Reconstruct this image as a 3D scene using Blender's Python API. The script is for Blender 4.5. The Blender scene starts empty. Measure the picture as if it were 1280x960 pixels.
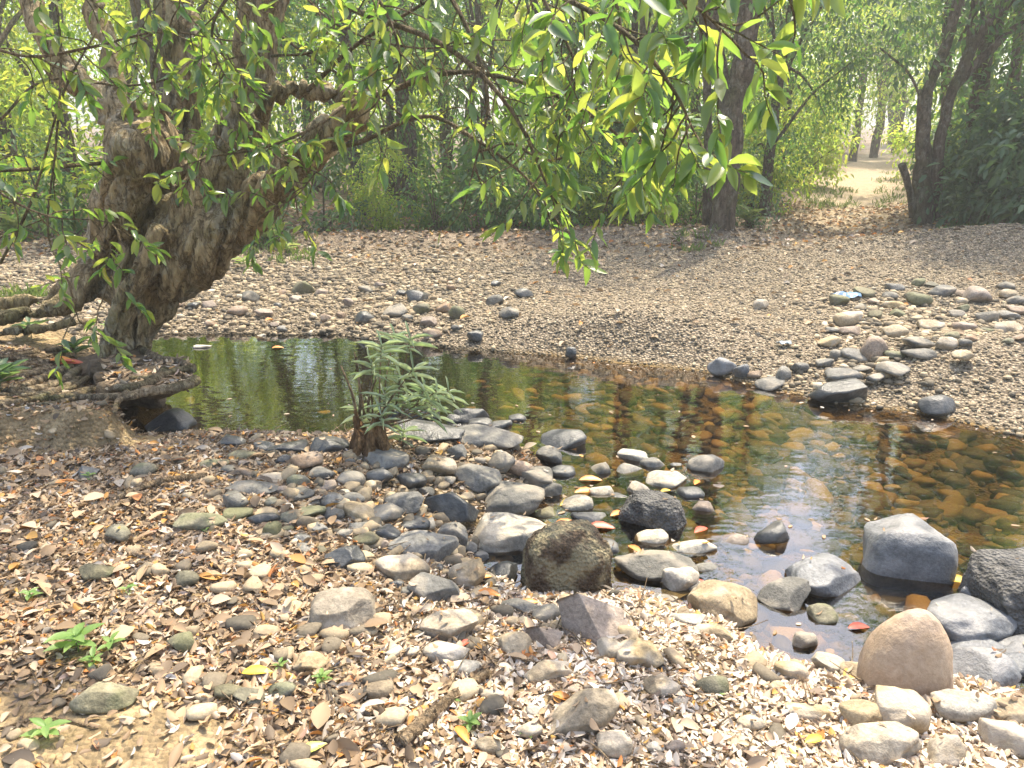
import bpy, bmesh, math, random
import numpy as np
from mathutils import Vector
R = math.radians
rng = np.random.default_rng(11)
random.seed(5)
SC = bpy.context.scene
COL = SC.collection

# ---------------------------------------------------------------- camera, sky, sun, exposure
CAM_Z, PITCH, F = 1.6, R(17.8), 967.0
cd = bpy.data.cameras.new('camera'); cam = bpy.data.objects.new('camera', cd); COL.objects.link(cam)
cam.location = (0, 0, CAM_Z); cam.rotation_euler = (R(90) - PITCH, 0, 0)
cd.sensor_width = 36; cd.lens = F / 1280 * 36; cd.clip_start = .05; cd.clip_end = 600
SC.camera = cam
SUN = np.array((.20, .37, .905)); SUN /= np.linalg.norm(SUN)
w = bpy.data.worlds.new('World'); SC.world = w; w.use_nodes = True
nt = w.node_tree; sky = nt.nodes.new('ShaderNodeTexSky'); sky.sky_type = 'NISHITA'; sky.sun_disc = False
sky.sun_elevation = math.asin(SUN[2]); sky.sun_rotation = math.atan2(SUN[0], SUN[1])
sky.air_density = 1.15; sky.dust_density = 4.0; sky.ozone_density = 1.0
bg = nt.nodes['Background']; bg.inputs[1].default_value = .15
nt.links.new(sky.outputs[0], bg.inputs[0])
sd_ = bpy.data.lights.new('sun', 'SUN'); sd_.energy = 2.8; sd_.angle = R(.6); sd_.color = (1, .90, .70)
so = bpy.data.objects.new('sun', sd_); COL.objects.link(so)
so.rotation_euler = Vector(-SUN).to_track_quat('-Z', 'Y').to_euler()
SC.view_settings.view_transform = 'Standard'; SC.view_settings.look = 'None'
SC.view_settings.exposure = 1.68; SC.view_settings.gamma = 1
SC.render.engine = 'CYCLES'
cy = SC.cycles; cy.max_bounces = 8; cy.diffuse_bounces = 4; cy.glossy_bounces = 3; cy.transmission_bounces = 5
cy.transparent_max_bounces = 10; cy.volume_bounces = 0; cy.use_denoising = True
cy.caustics_reflective = False; cy.caustics_refractive = False; cy.sample_clamp_indirect = 6

# ---------------------------------------------------------------- helpers
def ray(px, py):
    dx, dy = (px - 640) / F, (480 - py) / F
    return np.array((dx, math.cos(PITCH) + dy * math.sin(PITCH), -math.sin(PITCH) + dy * math.cos(PITCH)))
def on_z(px, py, z):
    d = ray(px, py); return np.array((0, 0, CAM_Z)) + d * ((z - CAM_Z) / d[2])
def P(px, py, Y):
    d = ray(px, py); return np.array((0, 0, CAM_Z)) + d * (Y / d[1])
def proj(p):
    p = np.asarray(p, float); x, y, z = p[..., 0], p[..., 1], p[..., 2] - CAM_Z
    c, s = math.cos(PITCH), math.sin(PITCH)
    dep = y * c - z * s; up = y * s + z * c
    return 640 + F * x / dep, 480 - F * up / dep, dep
def sstep(a, b, x):
    t = np.clip((x - a) / (b - a), 0, 1); return t * t * (3 - 2 * t)
def _hash(ix, iy, iz, seed):
    h = (ix.astype(np.int64) * 374761393 + iy.astype(np.int64) * 668265263 + iz.astype(np.int64) * 2147483647 + seed * 974634641) & 0xFFFFFFFF
    h = ((h ^ (h >> 13)) * 1274126177) & 0xFFFFFFFF
    h = ((h ^ (h >> 16)) * 2246822519) & 0xFFFFFFFF
    return ((h ^ (h >> 15)) & 0xFFFF) / 65535.0
def noise3(p, seed=0):
    p = np.asarray(p, float); i = np.floor(p); f = p - i; f = f * f * (3 - 2 * f); i = i.astype(np.int64)
    out = 0
    for a in (0, 1):
        for b in (0, 1):
            for c in (0, 1):
                wt = (f[..., 0] if a else 1 - f[..., 0]) * (f[..., 1] if b else 1 - f[..., 1]) * (f[..., 2] if c else 1 - f[..., 2])
                out = out + wt * _hash(i[..., 0] + a, i[..., 1] + b, i[..., 2] + c, seed)
    return out * 2 - 1
def fbm(p, octv=3, seed=0):
    p = np.asarray(p, float); o, a, t = 0, 1.0, 0
    for k in range(octv):
        o = o + a * noise3(p * 2 ** k, seed + k); t += a; a *= .5
    return o / t
def fbm2(x, y, sc, octv=3, seed=0):
    return fbm(np.stack([x * sc, y * sc, np.zeros_like(x)], -1), octv, seed)
def unit(v):
    return v / np.maximum(np.linalg.norm(v, axis=-1, keepdims=True), 1e-9)

def raw_mesh(name, V, Fc, mat=None, smooth=True):
    """Fc: m x k faces, all with k corners"""
    me = bpy.data.meshes.new(name); V = np.asarray(V, np.float32); Fc = np.asarray(Fc, np.int32); m, k = Fc.shape
    me.vertices.add(len(V)); me.vertices.foreach_set('co', V.ravel())
    me.loops.add(m * k); me.loops.foreach_set('vertex_index', Fc.ravel())
    me.polygons.add(m); me.polygons.foreach_set('loop_start', np.arange(m, dtype=np.int32) * k)
    if smooth: me.polygons.foreach_set('use_smooth', np.ones(m, dtype=bool))
    me.update(calc_edges=True)
    if mat: me.materials.append(mat)
    return me
def link(name, me, parent=None):
    o = bpy.data.objects.new(name, me); COL.objects.link(o)
    if parent: o.parent = parent
    return o
def tag(o, label=None, cat=None, group=None, kind=None):
    if label: o['label'] = label
    if cat: o['category'] = cat
    if group: o['group'] = group
    if kind: o['kind'] = kind
    return o
def thing(name, loc, label, cat, group=None):
    o = bpy.data.objects.new(name, None); COL.objects.link(o); o.location = tuple(map(float, loc)); o.empty_display_size = .1
    return tag(o, label, cat, group)

def spline(pts, n):
    pts = np.asarray(pts, float)
    if len(pts) == 2: return pts[0] + (pts[1] - pts[0]) * np.linspace(0, 1, n)[:, None]
    e = np.vstack([2 * pts[0] - pts[1], pts, 2 * pts[-1] - pts[-2]]); m = len(pts) - 1
    t = np.linspace(0, m, n); i = np.minimum(t.astype(int), m - 1); u = (t - i)[:, None]
    a, b, c, d = e[i], e[i + 1], e[i + 2], e[i + 3]
    return .5 * (2 * b + (c - a) * u + (2 * a - 5 * b + 4 * c - d) * u ** 2 + (3 * b - a - 3 * c + d) * u ** 3)
def tube(pts, rad, sides=8, n=None, wob=0, seed=0):
    n = n or max(4, 4 * len(pts)); q = spline(np.column_stack([pts, rad]), n); p, r = q[:, :3], np.maximum(q[:, 3], 1e-4)
    if wob: p = p + wob * np.stack([fbm(p * 3 + k * 9.1, 2, seed + k) for k in range(3)], -1) * r[:, None]
    t = unit(np.gradient(p, axis=0)); up = np.array((0, 0, 1.)) if abs(t[:, 2]).mean() < .8 else np.array((0, 1., 0))
    s = unit(np.cross(t, up)); b = np.cross(s, t); a = np.arange(sides) / sides * 2 * math.pi
    V = p[:, None] + r[:, None, None] * (np.cos(a)[None, :, None] * s[:, None] + np.sin(a)[None, :, None] * b[:, None])
    if wob: V = V + (unit(V - p[:, None]) * (r[:, None] * wob * .5 * fbm(V * (1.2 / max(r.mean(), .01)) , 2, seed + 7))[..., None])
    V = V.reshape(-1, 3); i = np.arange(n - 1)[:, None] * sides; j = np.arange(sides)[None]; j2 = (j + 1) % sides
    Q = np.stack([i + j, i + j2, i + sides + j2, i + sides + j], -1).reshape(-1, 4)
    V = np.vstack([V, p[0], p[-1]]); k = np.arange(sides)
    c0 = np.stack([np.full(sides, n * sides), (k + 1) % sides, k, k], -1)
    c1 = np.stack([np.full(sides, n * sides + 1), (n - 1) * sides + k, (n - 1) * sides + (k + 1) % sides], -1)
    T = np.vstack([Q[:, [0, 1, 2]], Q[:, [0, 2, 3]], c0[:, :3], c1])
    return V, T
class Acc:
    def __init__(s): s.V, s.F, s.n = [], [], 0
    def add(s, VF):
        s.V.append(VF[0]); s.F.append(VF[1] + s.n); s.n += len(VF[0]); return s
    def mesh(s, name, mat, smooth=True): return raw_mesh(name, np.vstack(s.V), np.vstack(s.F), mat, smooth)

# leaf templates: rows along the blade, 3 columns
def leaf_template(ts, ws, fold=.25, droop=.25, curl=0):
    V, Q = [], []
    for t, wd in zip(ts, ws):
        for u in (-1, 0, 1):
            V.append((u * wd, t, abs(u) * wd * fold - droop * t * t + curl * u * wd * t))
    for i in range(len(ts) - 1):
        for j in (0, 1):
            a = i * 3 + j; Q.append((a, a + 1, a + 4, a + 3))
    return np.array(V), np.array(Q)
LF_BIG = leaf_template((0, .1, .3, .55, .8, 1), (.05, .5, .95, 1, .6, .02), .22, .28)
LF_MID = leaf_template((0, .35, .75, 1), (.12, 1, .75, .05), .25, .2)
LF_LOW = leaf_template((0, .5, 1), (.25, 1, .08), .3, .2)
LF_DRY = leaf_template((0, .22, .6, .9, 1), (.12, .8, 1, .55, .1), .45, .3, .4)
LF_DRY2 = leaf_template((0, .25, .6, .88, 1), (.15, .85, 1, .6, .1), -.4, -.3, .3)
LF_THIN = leaf_template((0, .4, .75, 1), (.5, 1, .8, .05), .3, .3)
def leaves(tpl, base, d, up, L, W):
    T, Q = tpl; d = unit(d); s = unit(np.cross(d, up)); nrm = np.cross(s, d)
    L = np.broadcast_to(L, len(base)); W = np.broadcast_to(W, len(base))
    V = base[:, None] + s[:, None] * (T[None, :, 0:1] * (W / 2)[:, None, None]) + d[:, None] * (T[None, :, 1:2] * L[:, None, None]) \
        + nrm[:, None] * (np.where(True, T[None, :, 2:3], 0) * (L * .5)[:, None, None])
    n, m = len(base), len(T)
    Fq = (Q[None] + (np.arange(n) * m)[:, None, None]).reshape(-1, 4)
    return V.reshape(-1, 3), Fq

# ---------------------------------------------------------------- materials
class NT:
    def __init__(s, name):
        s.m = bpy.data.materials.new(name); s.m.use_nodes = True; s.t = s.m.node_tree
        s.b = s.t.nodes['Principled BSDF']; s.out = s.t.nodes['Material Output']
    def n(s, typ, **kw):
        nd = s.t.nodes.new('ShaderNode' + typ)
        for k, v in kw.items(): setattr(nd, k, v)
        return nd
    def l(s, a, b): s.t.links.new(a, b)
    def ramp(s, fac, stops, interp='LINEAR'):
        r = s.n('ValToRGB'); r.color_ramp.interpolation = interp; e = r.color_ramp.elements
        while len(e) < len(stops): e.new(.5)
        for q, (p, c) in zip(e, stops): q.position = p; q.color = (*c, 1)
        s.l(fac, r.inputs[0]); return r.outputs[0]
    def noise(s, scale, detail=4, rough=.6, vec=None, dist=0):
        q = s.n('TexNoise'); q.inputs['Scale'].default_value = scale; q.inputs['Detail'].default_value = detail
        q.inputs['Roughness'].default_value = rough; q.inputs['Distortion'].default_value = dist
        if vec is not None: s.l(vec, q.inputs['Vector'])
        return q.outputs['Fac']
    def mix(s, fac, a, b, mode='MIX'):
        q = s.n('MixRGB', blend_type=mode)
        for x, i in ((fac, 0), (a, 1), (b, 2)):
            if isinstance(x, (int, float)): q.inputs[i].default_value = x
            elif isinstance(x, tuple): q.inputs[i].default_value = (*x, 1)
            else: s.l(x, q.inputs[i])
        return q.outputs[0]
    def math(s, op, a, b=0.):
        q = s.n('Math', operation=op)
        for x, i in ((a, 0), (b, 1)):
            if isinstance(x, (int, float)): q.inputs[i].default_value = x
            else: s.l(x, q.inputs[i])
        return q.outputs[0]
    def bump(s, h, strength=.5, dist=.02, norm=None):
        q = s.n('Bump'); q.inputs['Strength'].default_value = strength; q.inputs['Distance'].default_value = dist
        s.l(h, q.inputs['Height'])
        if norm is not None: s.l(norm, q.inputs['Normal'])
        return q.outputs[0]
    def obj(s): return s.n('TexCoord').outputs['Object']
    def geo(s, k): return s.n('NewGeometry').outputs[k]

def leaf_mat(name, stops, trans, tw=.45, rough=.4, spec=.5):
    m = NT(name); r = m.geo('Random Per Island'); c = m.ramp(r, stops)
    m.l(c, m.b.inputs['Base Color']); m.b.inputs['Roughness'].default_value = rough; m.b.inputs['Specular IOR Level'].default_value = spec
    tr = m.n('BsdfTranslucent'); r2 = m.math('FRACT', m.math('MULTIPLY', r, 7.31))
    m.l(m.ramp(r2, trans), tr.inputs[0])
    mx = m.n('MixShader'); mx.inputs[0].default_value = tw
    m.l(m.b.outputs[0], mx.inputs[1]); m.l(tr.outputs[0], mx.inputs[2]); m.l(mx.outputs[0], m.out.inputs[0])
    return m.m
M_LEAF = leaf_mat('big_tree_leaf', [(0, (.045, .09, .045)), (.4, (.08, .15, .055)), (.75, (.13, .215, .06)), (.965, (.22, .30, .06)), (1, (.45, .28, .04))],
                  [(0, (.18, .38, .05)), (.5, (.32, .50, .07)), (1, (.66, .68, .10))], .48, .26, .8)
M_FOR = leaf_mat('forest_leaf', [(0, (.035, .08, .035)), (.5, (.06, .12, .045)), (1, (.105, .17, .05))],
                 [(0, (.12, .30, .06)), (.6, (.22, .42, .07)), (1, (.48, .56, .10))], .46, .42, .5)
M_FOR2 = leaf_mat('yellow_forest_leaf', [(0, (.06, .12, .02)), (.5, (.10, .18, .03)), (1, (.18, .24, .04))],
                  [(0, (.4, .6, .08)), (.6, (.55, .7, .09)), (1, (.8, .75, .12))], .58, .45, .4)
M_DARK = leaf_mat('dark_shrub_leaf', [(0, (.045, .09, .05)), (.6, (.07, .13, .065)), (1, (.11, .17, .075))],
                  [(0, (.14, .28, .10)), (1, (.28, .42, .10))], .42, .4, .5)
M_OLE = leaf_mat('narrow_shrub_leaf', [(0, (.32, .40, .26)), (.6, (.48, .55, .39)), (1, (.62, .66, .52))],
                 [(0, (.3, .44, .15)), (1, (.5, .6, .3))], .4, .4, .5)
M_SEED = leaf_mat('seedling_leaf', [(0, (.14, .25, .07)), (1, (.24, .35, .12))], [(0, (.3, .55, .08)), (1, (.5, .65, .12))], .45, .45, .4)
M_GRASS = leaf_mat('grass_blade', [(0, (.10, .17, .045)), (1, (.22, .28, .09))], [(0, (.2, .34, .07)), (1, (.4, .45, .12))], .4, .5, .3)
def dry_mat(name, stops, tw=.2):
    m = NT(name); r = m.geo('Random Per Island'); c = m.ramp(r, stops)
    n1 = m.noise(1.3, 3, .6, m.geo('Position')); c = m.mix(1, c, m.ramp(n1, [(.3, (.72, .70, .67)), (.65, (1.1, 1.1, 1.1))]), 'MULTIPLY')
    m.l(c, m.b.inputs['Base Color']); m.b.inputs['Roughness'].default_value = .6; m.b.inputs['Specular IOR Level'].default_value = .35
    tr = m.n('BsdfTranslucent'); m.l(c, tr.inputs[0]); mx = m.n('MixShader'); mx.inputs[0].default_value = tw
    m.l(m.b.outputs[0], mx.inputs[1]); m.l(tr.outputs[0], mx.inputs[2]); m.l(mx.outputs[0], m.out.inputs[0]); return m.m
M_DRY = dry_mat('dry_leaf_bleached', [(0, (.17, .125, .09)), (.12, (.30, .22, .15)), (.25, (.47, .35, .235)), (.45, (.60, .49, .37)), (.7, (.69, .61, .51)), (.93, (.74, .69, .61)), (.96, (.52, .20, .06)), (1, (.58, .36, .10))])
M_DRYB = dry_mat('dry_leaf_brown', [(0, (.10, .08, .062)), (.2, (.19, .135, .085)), (.42, (.33, .225, .13)), (.64, (.43, .31, .195)), (.82, (.49, .395, .29)), (.9, (.48, .45, .41)), (.94, (.45, .18, .06)), (1, (.50, .30, .08))])

def bark_mat(name, c0, c1, c2, sc=6, lichen=.0, moss=(.10, .11, .04)):
    m = NT(name); v = m.obj(); mp = m.n('Mapping'); mp.inputs['Scale'].default_value = (1, 1, .35); m.l(v, mp.inputs[0])
    n1 = m.noise(sc, 6, .65, mp.outputs[0], .5); n2 = m.noise(sc * .35, 3, .6, v); n3 = m.noise(sc * 4, 5, .7, mp.outputs[0])
    c = m.ramp(n1, [(.28, c0), (.5, c1), (.72, c2)])
    c = m.mix(m.ramp(n2, [(.48, (0, 0, 0)), (.66, (.75, .75, .75))]), c, moss)
    if lichen: c = m.mix(m.ramp(m.noise(sc * 1.1, 5, .7, v), [(.52, (0, 0, 0)), (.6, (lichen,) * 3)]), c, (.36, .36, .31))
    c = m.mix(1, c, m.ramp(n3, [(.3, (.42, .38, .34)), (.65, (1.2, 1.17, 1.12))]), 'MULTIPLY')
    fi = m.ramp(m.math('ABSOLUTE', m.math('SUBTRACT', m.noise(sc * 2.4, 5, .65, mp.outputs[0], .6), .5)), [(0, (.5, .46, .42)), (.04, (1, 1, 1))]); c = m.mix(1, c, fi, 'MULTIPLY')
    m.l(c, m.b.inputs['Base Color']); m.b.inputs['Roughness'].default_value = .85; m.b.inputs['Specular IOR Level'].default_value = .25
    vor = m.n('TexVoronoi'); vor.inputs['Scale'].default_value = sc * 3.2; m.l(mp.outputs[0], vor.inputs['Vector'])
    h = m.math('ADD', m.math('MULTIPLY', fi, .3), m.math('ADD', m.math('MULTIPLY', n3, .9), m.math('ADD', n1, m.math('MULTIPLY', vor.outputs['Distance'], .5))))
    cr = m.n('TexVoronoi', feature='DISTANCE_TO_EDGE'); cr.inputs['Scale'].default_value = sc * 2.6; m.l(mp.outputs[0], cr.inputs['Vector']); ck = m.ramp(cr.outputs['Distance'], [(0, (0, 0, 0)), (.16, (1, 1, 1))])
    m.l(m.bump(m.math('ADD', h, m.math('MULTIPLY', ck, .10)), 1, .05), m.b.inputs['Normal']); return m.m
M_BARK = bark_mat('big_tree_bark', (.19, .145, .078), (.35, .275, .155), (.50, .42, .27), 5, .45)
M_ROOT = bark_mat('root_bark', (.16, .115, .07), (.33, .26, .17), (.48, .40, .29), 9, .2)
M_BARK2 = bark_mat('forest_bark', (.07, .052, .038), (.14, .105, .075), (.23, .185, .14), 5, .3)
M_STUMP = bark_mat('stump_wood', (.10, .055, .025), (.26, .15, .07), (.45, .31, .17), 14, 0, (.2, .12, .05))
M_STICK = bark_mat('dead_wood', (.2, .14, .085), (.36, .27, .17), (.5, .41, .29), 12, 0, (.3, .22, .13))
M_TWIG = bark_mat('twig_bark', (.14, .10, .06), (.26, .2, .12), (.38, .31, .2), 14, 0)

def stone_mat(name, c0, c1, c2, rough=.7, patch=None, pa=0, bump=.35, scale=1, pits=0, spec=.35):
    m = NT(name); tc = m.n('TexCoord'); oi = m.n('ObjectInfo'); ad = m.n('VectorMath', operation='ADD')
    cx = m.n('CombineXYZ'); k = m.math('MULTIPLY', oi.outputs['Random'], 40.); m.l(k, cx.inputs[0]); m.l(k, cx.inputs[1])
    m.l(tc.outputs['Object'], ad.inputs[0]); m.l(cx.outputs[0], ad.inputs[1]); v = ad.outputs[0]
    n1 = m.noise(9 * scale, 6, .62, v, .3); n2 = m.noise(70 * scale, 4, .7, v); n3 = m.noise(4.5 * scale, 3, .6, v)
    c = m.ramp(n1, [(.3, c0), (.5, c1), (.7, c2)])
    hs = m.n('HueSaturation'); m.l(c, hs.inputs['Color'])
    m.l(m.math('ADD', m.math('MULTIPLY', oi.outputs['Random'], .5), .78), hs.inputs['Value'])
    m.l(m.math('ADD', m.math('MULTIPLY', m.math('FRACT', m.math('MULTIPLY', oi.outputs['Random'], 13.7)), .5), .7), hs.inputs['Saturation'])
    c = m.mix(1, hs.outputs[0], m.ramp(n2, [(.3, (.6, .59, .57)), (.68, (1.16, 1.16, 1.15))]), 'MULTIPLY')
    if patch: c = m.mix(m.ramp(n3, [(.5 - (.07 if pits else 0), (0, 0, 0)), (.58, (pa,) * 3)]), c, patch)
    m.l(c, m.b.inputs['Base Color']); m.b.inputs['Specular IOR Level'].default_value = spec
    m.l(m.ramp(n1, [(.3, (rough - .12,) * 3), (.7, (min(1, rough + .12),) * 3)]), m.b.inputs['Roughness'])
    h = m.math('ADD', n1, m.math('ADD', m.math('MULTIPLY', n2, .45), m.noise(26 * scale, 5, .7, v)))
    if pits:
        vo = m.n('TexVoronoi'); vo.inputs['Scale'].default_value = 42 * scale; m.l(v, vo.inputs['Vector'])
        h = m.math('ADD', h, m.math('MULTIPLY', vo.outputs['Distance'], pits))
    m.l(m.bump(h, bump, .03), m.b.inputs['Normal']); return m.m
SM = {
 'grey': stone_mat('grey_stone', (.085, .082, .072), (.145, .138, .122), (.22, .208, .18), .65, (.33, .28, .21), .5),
 'blue': stone_mat('blue_grey_stone', (.085, .09, .098), (.135, .14, .148), (.20, .203, .207), .5, (.3, .28, .26), .3, spec=.5),
 'dark': stone_mat('dark_wet_stone', (.03, .031, .032), (.06, .061, .06), (.11, .11, .105), .38, (.16, .15, .13), .35, spec=.6),
 'tan': stone_mat('tan_stone', (.23, .175, .11), (.33, .26, .165), (.42, .345, .24), .75, (.44, .39, .33), .5),
 'pale': stone_mat('pale_stone', (.30, .265, .205), (.41, .37, .30), (.52, .48, .41), .7, (.5, .40, .27), .35),
 'olive': stone_mat('olive_grey_stone', (.10, .092, .06), (.165, .15, .10), (.24, .22, .155), .75, (.13, .14, .06), .5),
 'brown': stone_mat('brown_stone', (.17, .12, .08), (.26, .19, .135), (.36, .28, .21), .75, (.3, .26, .22), .4),
 'pink': stone_mat('pinkish_stone', (.33, .25, .195), (.41, .325, .26), (.50, .42, .345), .6, (.50, .34, .19), .4, .3, .7),
 'pit': stone_mat('pitted_rock', (.075, .05, .03), (.14, .095, .058), (.23, .165, .10), .9, (.40, .36, .22), .6, .9, 1.6, 1.2),
 'pitdark': stone_mat('dark_pitted_rock', (.05, .047, .045), (.10, .095, .09), (.18, .17, .16), .85, (.26, .25, .23), .4, .9, 1.6, 1.2),
}

# ---------------------------------------------------------------- terrain
WZ = -.25
far_px = [(150, 426), (190, 419), (250, 417), (330, 418), (420, 419), (520, 431), (600, 438), (700, 446), (800, 457), (870, 464), (940, 480), (1040, 502), (1100, 510), (1160, 518), (1220, 533), (1280, 548), (1420, 590), (1700, 660), (2300, 760)]
near_px = [(2300, 1250), (1700, 1010), (1400, 905), (1290, 868), (1200, 850), (1100, 852), (1040, 838), (985, 832), (948, 808), (920, 782), (868, 765), (800, 742), (735, 752), (650, 742), (600, 708), (592, 672), (640, 640), (690, 612), (668, 572), (590, 545), (530, 540), (490, 528), (440, 548), (380, 552), (300, 546), (255, 548), (150, 548), (132, 520), (145, 494), (190, 470), (150, 445)]
wpoly = np.array([on_z(x, y, WZ)[:2] for x, y in far_px + near_px]); NF = len(far_px)
def seg_dist(x, y, segs):
    best = np.full(x.shape, 1e9)
    for a, b in segs:
        d = b - a; t = np.clip(((x - a[0]) * d[0] + (y - a[1]) * d[1]) / (d @ d + 1e-12), 0, 1)
        best = np.minimum(best, np.hypot(x - a[0] - t * d[0], y - a[1] - t * d[1]))
    return best
_ring = [(wpoly[i], wpoly[(i + 1) % len(wpoly)]) for i in range(len(wpoly))]
_farseg, _nearseg = _ring[:NF - 1], _ring[NF:-1]
def inside(x, y, ring):
    c = np.zeros(x.shape, bool)
    for a, b in ring:
        cond = ((a[1] > y) != (b[1] > y)) & (x < (b[0] - a[0]) * (y - a[1]) / (b[1] - a[1] + 1e-12) + a[0]); c ^= cond
    return c
def gauss(x, y, px, py, sx, sy, z=0., rot=0):
    c = on_z(px, py, z); dx, dy = x - c[0], y - c[1]; ca, sa = math.cos(rot), math.sin(rot)
    return np.exp(-((dx * ca + dy * sa) / sx) ** 2 - ((-dx * sa + dy * ca) / sy) ** 2)
mat_poly = [on_z(a, b, .15)[:2] for a, b in ((-900, 440), (-300, 405), (60, 400), (140, 425), (185, 440), (150, 480), (142, 505), (138, 520), (90, 528), (40, 522), (-40, 530), (-300, 545), (-900, 600))]
mat_ring = [(mat_poly[i], mat_poly[(i + 1) % len(mat_poly)]) for i in range(len(mat_poly))]
def path_x(y): return 4.75 + (y - 12) * .5 + .25 * np.sin(y * .5)
def zones(x, y):
    x = np.asarray(x, float); y = np.asarray(y, float)
    df, dn = seg_dist(x, y, _farseg), seg_dist(x, y, _nearseg); ins = inside(x, y, _ring)
    sd = np.where(ins, -1, 1) * np.minimum(df, dn); sd = sd + .045 * fbm2(x, y, 2.2, 3, 3)
    far = sstep(-.25, .25, dn - df + np.where(y > 6.2, 2, 0))
    return sd, far
def H(x, y):
    x = np.asarray(x, float); y = np.asarray(y, float); sd, far = zones(x, y); p = np.maximum(sd, 0)
    hn = WZ + .27 * (1 - np.exp(-p / .45)) + .012 * np.minimum(p, 6)
    hf = WZ + .09 * (1 - np.exp(-p / .3)) + .052 * np.minimum(p, 7.5) + .03 * np.maximum(p - 7.5, 0) ** .9
    g = gauss(x, y, 720, 400, 1.3, .9) * .13 + gauss(x, y, 850, 400, 1.2, .7) * .15 + gauss(x, y, 1275, 440, 1.0, .5) * .22 + gauss(x, y, 1240, 318, 2.0, .5, .1, -.12) * .30 + gauss(x, y, 800, 300, 1.8, .35, .1) * .17 + gauss(x, y, 500, 300, 2.2, .4, .1) * .14
    hf = hf + g * sstep(0, .5, p)
    land = hn * (1 - far) + hf * far
    amp = sstep(0, .6, p)
    land = land + amp * (.035 * fbm2(x, y, .9, 3, 21) + .012 * fbm2(x, y, 5, 2, 22))
    pc = path_x(y); land = land - .12 * np.exp(-((x - pc) / .8) ** 2) * sstep(11, 13, y)
    ms = np.where(inside(x, y, mat_ring), 1, -1) * seg_dist(x, y, mat_ring) + .03 * fbm2(x, y, 4, 2, 40)
    land = land + .2 * sstep(-.07, .09, ms) * sstep(.0, .08, p + .02)
    depth = (.13 + .45 * sstep(.5, -1.0, x)) * (1 - np.exp(-np.maximum(-sd, 0) / .35)) + .03 * fbm2(x, y, 2, 2, 31) * sstep(0, .3, -sd)
    return np.where(sd > 0, land, WZ - depth - .003)
def Hs(x, y): return float(H(np.array([x]), np.array([y]))[0])
def ground(px, py):
    z = 0.
    for _ in range(8):
        p = on_z(px, py, z); z = .5 * z + .5 * Hs(p[0], p[1])
    p = on_z(px, py, z); return np.array((p[0], p[1], Hs(p[0], p[1])))

def axis(lo, hi, d, outer, gr=1.16):
    a = list(np.arange(lo, hi, d)); s = d
    while a[-1] < outer[1]: s *= gr; a.append(a[-1] + s)
    b = []; s = d; q = lo
    while q > outer[0]: s *= gr; q -= s; b.append(q)
    return np.array(b[::-1] + a)
xs, ys = axis(-4.2, 6.2, .032, (-160, 160)), axis(1.2, 7.2, .026, (-60, 260), 1.035)
X, Y = np.meshgrid(xs, ys); Z = H(X, Y)
nx, ny = len(xs), len(ys); i = np.arange(nx * ny).reshape(ny, nx)
Fg = np.stack([i[:-1, :-1], i[:-1, 1:], i[1:, 1:], i[1:, :-1]], -1).reshape(-1, 4)
def ground_material():
    m = NT('ground_soil_gravel'); pos = m.geo('Position'); at = m.n('Attribute', attribute_name='zone'); sp = m.n('SeparateColor'); m.l(at.outputs['Color'], sp.inputs[0])
    nb = m.noise(2.2, 5, .6, pos); nf = m.noise(28, 5, .7, pos)
    soil = m.ramp(m.noise(5, 6, .65, pos), [(.3, (.17, .125, .07)), (.5, (.29, .215, .125)), (.7, (.42, .32, .19))])
    soil = m.mix(1, soil, m.ramp(nf, [(.3, (.6, .58, .55)), (.7, (1.15, 1.15, 1.1))]), 'MULTIPLY')
    v = m.n('TexVoronoi'); v.inputs['Scale'].default_value = 48; m.l(pos, v.inputs['Vector'])
    sx = m.n('SeparateColor'); m.l(v.outputs['Color'], sx.inputs[0])
    grav = m.ramp(sx.outputs[0], [(0, (.15, .125, .09)), (.4, (.26, .215, .155)), (.75, (.36, .295, .21)), (1, (.46, .39, .29))])
    grav = m.mix(1, grav, m.ramp(v.outputs['Distance'], [(.2, (1.1, 1.1, 1.1)), (.7, (.45, .42, .4))]), 'MULTIPLY')
    v2 = m.n('TexVoronoi'); v2.inputs['Scale'].default_value = 17; v2.inputs['Randomness'].default_value = 1; m.l(pos, v2.inputs['Vector'])
    s2 = m.n('SeparateColor'); m.l(v2.outputs['Color'], s2.inputs[0])
    forest = m.ramp(s2.outputs[1], [(0, (.085, .055, .036)), (.4, (.16, .112, .078)), (.7, (.24, .18, .13)), (1, (.34, .27, .20))])
    forest = m.mix(m.ramp(nb, [(.45, (0, 0, 0)), (.62, (.6, .6, .6))]), forest, (.12, .085, .055))
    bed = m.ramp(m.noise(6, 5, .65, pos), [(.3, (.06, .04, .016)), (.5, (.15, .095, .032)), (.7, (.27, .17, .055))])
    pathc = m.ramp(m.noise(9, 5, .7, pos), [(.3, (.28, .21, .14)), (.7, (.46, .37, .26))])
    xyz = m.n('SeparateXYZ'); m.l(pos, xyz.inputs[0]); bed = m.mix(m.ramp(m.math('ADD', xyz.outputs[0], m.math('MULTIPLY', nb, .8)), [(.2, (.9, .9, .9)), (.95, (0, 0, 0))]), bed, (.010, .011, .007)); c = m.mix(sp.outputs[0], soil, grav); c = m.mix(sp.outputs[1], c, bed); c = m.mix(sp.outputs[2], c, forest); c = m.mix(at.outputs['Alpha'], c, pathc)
    m.l(c, m.b.inputs['Base Color']); m.b.inputs['Roughness'].default_value = .9; m.b.inputs['Specular IOR Level'].default_value = .2
    h = m.math('ADD', m.math('MULTIPLY', nf, .6), m.math('MULTIPLY', v.outputs['Distance'], -.9)); m.l(m.bump(h, .8, .03), m.b.inputs['Normal']); return m.m
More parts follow.
